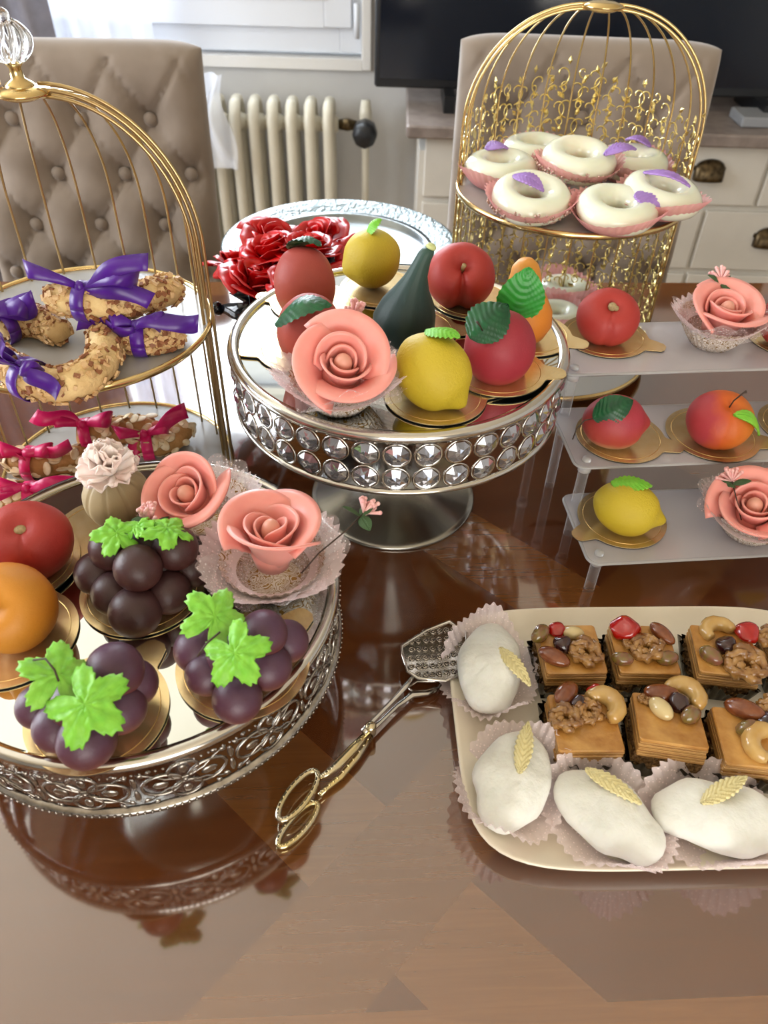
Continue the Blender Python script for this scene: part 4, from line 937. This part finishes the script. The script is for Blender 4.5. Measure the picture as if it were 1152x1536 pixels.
# ================================================================ glazed rings
def ring(label, u, v, z, R=.0285, r=.0155, tilt=(0, 0, 0), leaf_at=None, seed=0, group='white glazed rings with lilac leaf', doily=False, nolf=False, z0=None):
    p = at(u, v, z+r); t = thing('glazed_ring', label, 'pastry', p, tilt, group)
    g = G().grid(lambda a, b: ((R+r*cos(2*pi*b))*cos(2*pi*a), (R+r*cos(2*pi*b))*sin(2*pi*a), r*.92*sin(2*pi*b)), 40, 18, True, True); g.jitter(.0012, 40, seed); g.mk('ring_body', donut_m, t)
    if leaf_at:
        a, L, W, ro = leaf_at; leaf(L*1.1, W*1.35, .008, .1, .05, .0006).mk('fondant_leaf', lilac_m, t, loc=(R*cos(a), R*sin(a), r*.95), rot=ro, solid=.0016)
    return p
def papcup(label, p, z, R=.050, seed=0, doily=False, group='pink pleated paper cups on the lattice stand', h=.021, rot=0):
    t = thing('paper_cup', label, 'paper cup', (p[0], p[1], z), (0, 0, 0), group)
    def f(u, v):
        a = 2*pi*u; r = R*(.62+.42*v)*(1+.03*v*cos(36*a)); return (r*cos(a), r*sin(a), .0008+h*v**1.4*(1+.25*sin(2*a+seed))+.001*v*cos(36*a))
    G().grid(f, 180, 6, cu=True).mk('pleated_side', cupp_m, t)
    G().lathe([(0, .0006), (R*.62, .0006)], 36).mk('cup_base', cupp_m, t)
    if doily:
        g = G(); rnd = random.Random(seed)
        for i in range(110):
            a = rnd.uniform(pi, 2*pi)if i < 85 else rnd.uniform(0, pi); v = rnd.uniform(.1, .9); rr_ = R*(.64+.42*v)+.001; g.ball((rr_*cos(a), rr_*sin(a), .0015+h*v**1.4), (.0016, .0016, .0016), 6, 4)
        g.mk('beaded_trim', mat('rose_beads', '#d8b4ac', '#9a7c60', 300, .3, .3) if 'rose_beads' not in bpy.data.materials else bpy.data.materials['rose_beads'], t, kind='stuff')
UR = .2225
spec = [('at the left of the upper lattice tray', 752, 252, .004, (0, 0, 0), (2.3, .028, .010, E_(0, 10, 20)), False),
        ('raised at the back centre', 868, 240, .020, (.15, 0, 0), (-.6, .036, .007, E_(0, 0, 15)), True),
        ('at the front left of the upper lattice tray', 797, 297, .004, (.2, 0, 0), (2.4, .036, .008, E_(0, 10, -35)), True),
        ('at the front centre of the upper lattice tray', 925, 314, .004, (.12, 0, .1), (.45, .030, .013, E_(0, 20, -70)), False),
        ('at the right of the upper lattice tray', 993, 292, .010, (.1, .12, 0), (2.6, .048, .006, E_(0, 0, -28)), False),
        ('hidden at the back left', 806, 226, .003, (0, 0, 0), None, False), ('hidden at the back right', 948, 244, .003, (0, 0, 0), (.6, .030, .007, E_(0, 0, 150)), False)]
for i, (nm, u, v, dz, tl, lf, dl) in enumerate(spec):
    p = ring('white glazed ring pastry '+nm, u, v, UR+dz, tilt=tl, leaf_at=lf, seed=i)
    papcup('pink paper cup under the ring '+nm, p, UR+.0005+max(0, dz-.004), seed=i, doily=dl)
LR = .0165
for nm, u, v in (('further back on the lower lattice tray', 846, 434), ('nearer the front on the lower lattice tray', 834, 474)):
    p = ring('powdery white ring '+nm, u, v, LR+.002, R=.024, r=.014, seed=u, group='white rings on the lower lattice tray'); papcup('pale pink paper cup under the white ring '+nm, p, LR, R=.046, seed=u, group='paper cups on the lower lattice tray', h=.028)
# ================================================================ porcelain plate
PX, PY_, PA = .232, .353, radians(3.0); PW, PD = .340, .236
pl = thing('serving_plate', 'cream rounded square porcelain plate with baklava and white almond pastries', 'plate', (PX, PY_, 0), (0, 0, PA))
def plf(prof, n=120, m=5.2):
    g = G(); V = []; k = len(prof)
    for i in range(n):
        a = 2*pi*i/n; ca, sa = cos(a), sin(a); q = (abs(ca)**m+abs(sa)**m)**(-1/m)
        for s, z, e in prof: V.append((ca*q*(PW/2*s+e), sa*q*(PD/2*s+e), z))
    F = [(i*k+j, ((i+1) % n)*k+j, ((i+1) % n)*k+j+1, i*k+j+1) for i in range(n) for j in range(k-1)]
    return g.add(V, F)
g = plf([(0.0, .006, 0), (.5, .006, 0), (.80, .006, 0), (.88, .0075, 0), (.94, .0115, 0), (.985, .0165, 0), (1.0, .0178, 0), (1.0, .0165, .0012), (1.0, .0145, .0005), (.95, .0085, 0), (.86, .003, 0), (.8, .001, 0), (.4, .001, 0), (0, .001, 0)])
g.mk('plate_body', porc_m, pl)
PZ = .0066
def almondp(label, labp, u, v, L, W, ang, la, lang, z=0.012, seed=0, lz=0, po=(0, 0)):
    p0 = at(u, v, PZ+.018); rot = (0, 0, ang)
    t = thing('almond_pastry', label, 'pastry', p0, rot, 'white sugared almond pastries')
    def fn(d):
        c = abs(d[0]); return 1+.5*max(0, c-.6)**1.3-.10*max(0, 1-c)*0+.04*sin(d[0]*5+seed)*d[1]
    g = G().ball((0, 0, 0), (L/2, W/2, .0195), 36, 22, fn=fn); g.jitter(.0034, 42, seed).mk('pastry_body', powder_m, t)
    lf_ = leaf(.043, .0062, .004, .25, .10, .0009, n=26); lf_.mk('feather_leaf', feath_m, t, loc=(la[0], la[1], .0190+lz), rot=(0, 0, lang-ang), solid=.0014, label='pale yellow feather-shaped leaf')
    c = thing('paper_cup', labp, 'paper cup', (p0[0]+po[0], p0[1]+po[1], PZ), rot, 'pink dotted tissue cups on the plate')
    def f(u_, v_):
        a = 2*pi*u_; r = 1+.035*v_**2*cos(40*a); ex = .56+.68*v_; z_ = .0006+.026*v_**1.7*(.75+.45*sin(2*a+seed)+.25*sin(5*a+seed*2))
        return (L/2*1.08*ex*r*cos(a), W/2*1.22*ex*r*sin(a), z_)
    G().grid(f, 200, 9, cu=True).mk('pleated_tissue', pinkp_m, c)
    G().lathe([(0, .0005), (L/2*.58, .0005)], 24, R=np.diag([1, W/L*1.1, 1])).mk('cup_base', pinkp_m, c)
almondp('white sugared pastry with feather leaf at the top left corner of the plate', 'dotted pink tissue around the top left pastry', 735, 1000, .082, .054, radians(84), (.006, -.006), radians(-62), seed=1)
almondp('white sugared pastry with feather leaf at the middle of the left plate edge', 'dotted pink tissue around the left edge pastry', 768, 1170, .072, .056, radians(68), (-.004, -.004), radians(75), seed=2)
almondp('white sugared pastry with feather leaf at the front centre of the plate', 'dotted pink tissue around the front centre pastry', 912, 1222, .074, .054, radians(-42), (-.028, .008), radians(-38), seed=3)
almondp('white sugared pastry with feather leaf at the front right of the plate', 'dotted pink tissue around the front right pastry', 1078, 1225, .084, .054, radians(-6), (-.018, -.002), radians(28), seed=4)
# baklava
ob = {}
def nut(kind, t, p, ang, sc=1.0):
    key = kind
    if key not in ob:
        if kind == 'almond': g = G().ball((0, 0, 0), (.0115, .0068, .0045), 18, 10, fn=lambda d: 1+.12*max(0, d[0])**3); m_ = almond_m; nm = 'almond'
        elif kind == 'blanched': g = G().ball((0, 0, 0), (.0088, .0058, .0045), 18, 10); m_ = almw_m; nm = 'blanched_almond'
        elif kind == 'cherry': g = G().ball((0, 0, 0), (.0100, .0088, .0060), 20, 12); g.jitter(.0022, 120, 3); m_ = cher_m; nm = 'candied_cherry'
        elif kind == 'raisin': g = G().ball((0, 0, 0), (.0078, .0065, .0060), 18, 12); g.jitter(.0018, 160, 5); m_ = rais_m; nm = 'raisin'
        elif kind == 'pistachio': g = G().ball((0, 0, 0), (.0082, .0050, .0048), 16, 10); g.jitter(.0010, 180, 6); m_ = pist_m; nm = 'pistachio'
        elif kind == 'cashew':
            g = G(); P = [(.0085*cos(q), .0085*sin(q)*.9, 0) for q in [radians(x) for x in range(-20, 201, 20)]]; n_ = len(P); g.tube(P, [.0024+.0030*sin(pi*(i+.7)/(n_+.4))**.6 for i in range(n_)], 12); g.jitter(.0008, 150, 2); m_ = cash_m; nm = 'cashew'
        elif kind == 'walnut':
            g = G(); rnd = random.Random(9)
            for k in range(9):
                a = k*2*pi/9; P = []
                for i in range(7):
                    q = i/6; rr_ = .003+.0080*q; P.append((rr_*cos(a+.5*sin(q*6+k)), rr_*sin(a+.5*sin(q*6+k)), .0022*sin(q*pi)+rnd.uniform(-.0008, .0012)))
                g.tube(P, [.0022, .0026, .0024, .0028, .0025, .0028, .0018], 8)
            g.jitter(.0012, 200, 1); m_ = waln_m; nm = 'walnut_half'
        ob[key] = g.mk(nm, m_, t); o = ob[key]
    else: o = dupobj(ob[key], t)
    o.location = p; o.rotation_euler = (random.uniform(-.2, .2), random.uniform(-.2, .2), ang); k_ = sc*(1.22 if kind == 'walnut' else 1.1); o.scale = (k_, k_, k_*1.15)
bk = [('at the back left of the plate', 857, 975, 3, [('almond', 831, 981, -30, 1.05), ('cherry', 836, 941, 60, .72), ('blanched', 861, 946, -10, .95), ('raisin', 845, 963, -20, 1), ('walnut', 880, 976, 0, 1.0), ('pistachio', 811, 947, 50, 1.15)]),
      ('at the back with the biggest cherry', 966, 975, 0, [('cherry', 939, 940, 0, 1.25), ('almond', 994, 946, -50, .95), ('walnut', 972, 970, 40, 1.0), ('pistachio', 935, 985, -10, 1), ('pistachio', 1003, 984, 10, 1.05), ('walnut', 950, 964, 0, .6)]),
      ('at the back with a cashew beside its cherry', 1088, 978, -6, [('cashew', 1080, 944, 20, 1.1), ('cherry', 1121, 946, 80, 1.05), ('raisin', 1091, 965, -10, 1.1), ('pistachio', 1068, 980, -50, 1.15), ('walnut', 1122, 995, 0, 1.25)]),
      ('leftmost in the front row', 878, 1085, 2, [('almond', 850, 1037, 50, 1.05), ('cherry', 895, 1031, 0, .8), ('raisin', 868, 1052, 0, .9), ('cashew', 905, 1056, -60, 1.25), ('walnut', 850, 1075, 0, .9), ('walnut', 884, 1064, 60, .8)]),
      ('in the middle of the front row', 1002, 1090, -8, [('almond', 993, 1035, 0, 1.1), ('cashew', 1026, 1032, -50, 1.25), ('raisin', 1019, 1057, 90, 1.1), ('blanched', 992, 1068, -60, 1.15), ('pistachio', 1037, 1078, 40, 1.15), ('walnut', 968, 1052, 0, .4)]),
      ('in the front row, cut by the photo edge', 1128, 1108, -4, [('almond', 1117, 1060, -30, 1.15), ('pistachio', 1127, 1090, 10, 1.2), ('cashew', 1150, 1112, 60, 1.2), ('raisin', 1152, 1078, 0, 1.0), ('walnut', 1160, 1050, 0, .9)]),
      ('at the back right, mostly beyond the photo edge', 1206, 985, 0, [('walnut', 1160, 955, 0, .9), ('cashew', 1190, 960, 0, 1), ('almond', 1200, 990, 20, 1)])]
BH = .032
for i, (nm, u, v, yw, nuts) in enumerate(bk):
    zt = PZ+.002+BH; p = at(u, v-2, zt); S2 = .0525
    c = thing('foil_cup', 'dark foil cup under the baklava '+nm, 'foil cup', (p[0], p[1], PZ), E_(0, 0, yw), 'foil cups on the plate')
    def f(u_, v_):
        a = 2*pi*u_; q = (abs(cos(a))**7+abs(sin(a))**7)**(-1/7); r = S2/2*q*(1.0+.14*v_+.06*v_*cos(28*a)+.03*sin(5*a+i)*v_); return (r*cos(a), r*sin(a), .0006+.017*v_*(1+.25*sin(7*a+i)*v_))
    G().grid(f, 168, 6, cu=True).mk('fluted_side', foil_m, c)
    G().box((0, 0, .0004), (S2*.96, S2*.96, .0006)).mk('cup_base', foil_m, c, smooth=False)
    t = thing('baklava', 'nut-topped baklava '+nm, 'pastry', (p[0], p[1]-(.003 if i == 4 else 0), PZ+(.006 if i == 4 else .002)), E_(-11 if i == 4 else 0, 0, yw), 'baklava squares')
    def slabg(z, h, w_, n, jit, sd):
        g = G()
        for k in range(n):
            hh = h/n; zz = z+hh*(k+.5); dx = random.uniform(-.0006, .0006); g.rbox((dx, random.uniform(-.0006, .0006), zz), (w_*random.uniform(.985, 1.01), w_*random.uniform(.985, 1.01), hh*.94), .0012, n=2)
        return g
    slabg(0, .0055, S2*.93, 3, 0, 0).mk('bottom_pastry', baks_m, t, smooth=False)
    g = G(); g.rbox((0, 0, .0102), (S2*.90, S2*.90, .0100), .003); rnd = random.Random(i)
    for k in range(150):
        sd = k % 4; a = rnd.uniform(-.5, .5)*S2*.88; q = S2*.455; x, y = ((a, -q), (a, q), (q, a), (-q, a))[sd]; g.box((x, y, rnd.uniform(.006, .0148)), (.0028, .0028, .0024), R=rotm(rnd.uniform(0, 3), rnd.uniform(0, 3), 0))
    g.mk('nut_filling', bakn_m, t, smooth=False)
    slabg(.0150, BH-.0175, S2*.95, 5, 0, 0).mk('layered_pastry', baks_m, t, smooth=False)
    g = G().rbox((0, 0, BH-.0012), (S2*.955, S2*.955, .003), .003, n=4); g.mk('top_crust', bak_m, t, smooth='auto')
    for kd, nu_, nv_, an, sc in nuts:
        zz = zt+.0035*sc; q = at(nu_, nv_, zz+.003); dx, dy = q[0]-p[0], q[1]-p[1]; a = radians(-yw); lim = S2*.46
        x_, y_ = dx*cos(a)-dy*sin(a), dx*sin(a)+dy*cos(a); x_ = max(-lim, min(lim, x_)); y_ = max(-lim, min(lim, y_))
        nut(kd, t, (x_, y_, BH+.0035*sc), radians(an-yw), sc)
# small white almond paper behind
pc = at(866, 925, PZ+.01)
# ================================================================ pastry tongs
sv = thing('pastry_tongs', 'ornate silver and gold pastry tongs with scissor handles beside the plate', 'tongs', at(540, 1110, 0))
o0 = np.array(at(540, 1110, 0))
L_ = lambda u, v, z: np.array(at(u, v, z))-o0
tong_m = mat('silver_gilt', '#d9c58c', '#cfc6b0', 40, .16, 1); tongs_m = silver_m
# blade: pentagon plate with raised scrolls
ol = [(604, 984), (602, 970), (640, 946), (674, 932), (700, 950), (700, 1008), (668, 1022), (628, 1018), (612, 1008)]
zb = .019
P = [L_(u, v, .019) for u, v in ol]; ctr = sum(P)/len(P)
g = G(); n = len(P); V = [tuple(p) for p in P]+[tuple(p-np.array((0, 0, .0014))) for p in P]; g.add(V, [tuple(range(n)), tuple(range(n, 2*n))[::-1]]+[(i, n+i, n+(i+1) % n, (i+1) % n) for i in range(n)])
bl = g.mk('blade', tongs_m, sv, smooth=False)
g = G(); g.tube([p+np.array((0, 0, .0004)) for p in P], .0014, 6, closed=True); g.mk('blade_rim', tongs_m, bl)
g = G(); rnd = random.Random(5)
for i in range(8):
    for j in range(6):
        a, b = (i+.5)/8, (j+.5)/6
        u = 612+a*84; v = 1012-b*76+(1-a)*8
        q = L_(u, v, .0196)
        c0 = ctr; pp = [(x[0]-c0[0], x[1]-c0[1]) for x in P]; inside = True
        for k in range(n):
            x1_, y1_ = P[k][0], P[k][1]; x2_, y2_ = P[(k+1) % n][0], P[(k+1) % n][1]
            if ((x2_-x1_)*(q[1]-y1_)-(y2_-y1_)*(q[0]-x1_))*((x2_-x1_)*(c0[1]-y1_)-(y2_-y1_)*(c0[0]-x1_)) < 0: inside = False
        if inside:
            fl = 1 if (i+j) % 2 else -1; PP = [(q[0]+fl*.0032*(1-t_*.85)*cos(t_*9+i), q[1]+.0032*(1-t_*.85)*sin(t_*9+i), q[2]) for t_ in [k/12 for k in range(13)]]; g.tube(PP, .0007, 4)
g.mk('scroll_relief', silvera_m, bl, kind='stuff')
def shaft(pts, rs, nm, m_): 
    return G().tube([L_(*p) for p in pts], rs, 8, flat=.6, up=(0, 0, 1)).mk(nm, m_, sv)
shaft([(620, 1014, .019), (608, 1030, .019), (585, 1055, .017), (560, 1080, .016), (545, 1098, .016)], [.0016, .0026, .0020, .0022, .0032], 'upper_arm', tongs_m)
shaft([(660, 1030, .006), (640, 1040, .007), (618, 1042, .008), (596, 1058, .009), (568, 1085, .010), (550, 1100, .011)], [.0015, .003, .0034, .0022, .0022, .0030], 'lower_arm', tongs_m)
P = [L_(664, 1022, .006), L_(652, 1038, .006), L_(626, 1042, .006), L_(612, 1032, .006), L_(625, 1022, .006), L_(648, 1022, .006)]
G().tube(P, .0012, 6, closed=True).mk('lower_fork', tongs_m, sv)
G().lathe([(0, -.006), (.0045, -.005), (.0045, .005), (.003, .007), (0, .0075)], 20, tuple(L_(556, 1094, .0135))).mk('pivot', tong_m, sv)
def ornate(pts, r, nm):
    P = [L_(*p) for p in pts]; g = G().tube(P, r, 8, flat=.7, up=(0, 0, 1))
    for i in range(len(P)-1):
        for q in (.2, .5, .8):
            c = P[i]*(1-q)+P[i+1]*q; g.ball(c+np.array((0, 0, .0016)), .0013, 6, 4)
    return g.mk(nm, tong_m, sv)
ornate([(553, 1098, .014), (530, 1123, .015), (505, 1148, .015), (490, 1160, .014), (480, 1166, .013)], [.003, .0042, .0040, .0028, .0020], 'upper_handle')
ornate([(556, 1104, .009), (535, 1135, .008), (510, 1165, .007), (490, 1182, .006), (479, 1193, .005)], [.0028, .0034, .0030, .0022, .0020], 'lower_handle')
def fring(c, ax1, ax2, z, nm):
    P = [L_(c[0]+ax1[0]*cos(q)+ax2[0]*sin(q), c[1]+ax1[1]*cos(q)+ax2[1]*sin(q), z) for q in [2*pi*i/28 for i in range(28)]]
    g = G().tube(P, .0023, 8, closed=True)
    for i in range(0, 28):
        c_ = (P[i]+P[(i+1) % 28])/2; g.ball(c_+np.array((0, 0, .0021)), .0009, 5, 4)
    return g.mk(nm, tong_m, sv)
fring((447, 1193), (-27, 36), (13, 8), .011, 'finger_ring')
fring((447, 1237), (-28, 32), (10, 8), .0032, 'finger_ring')
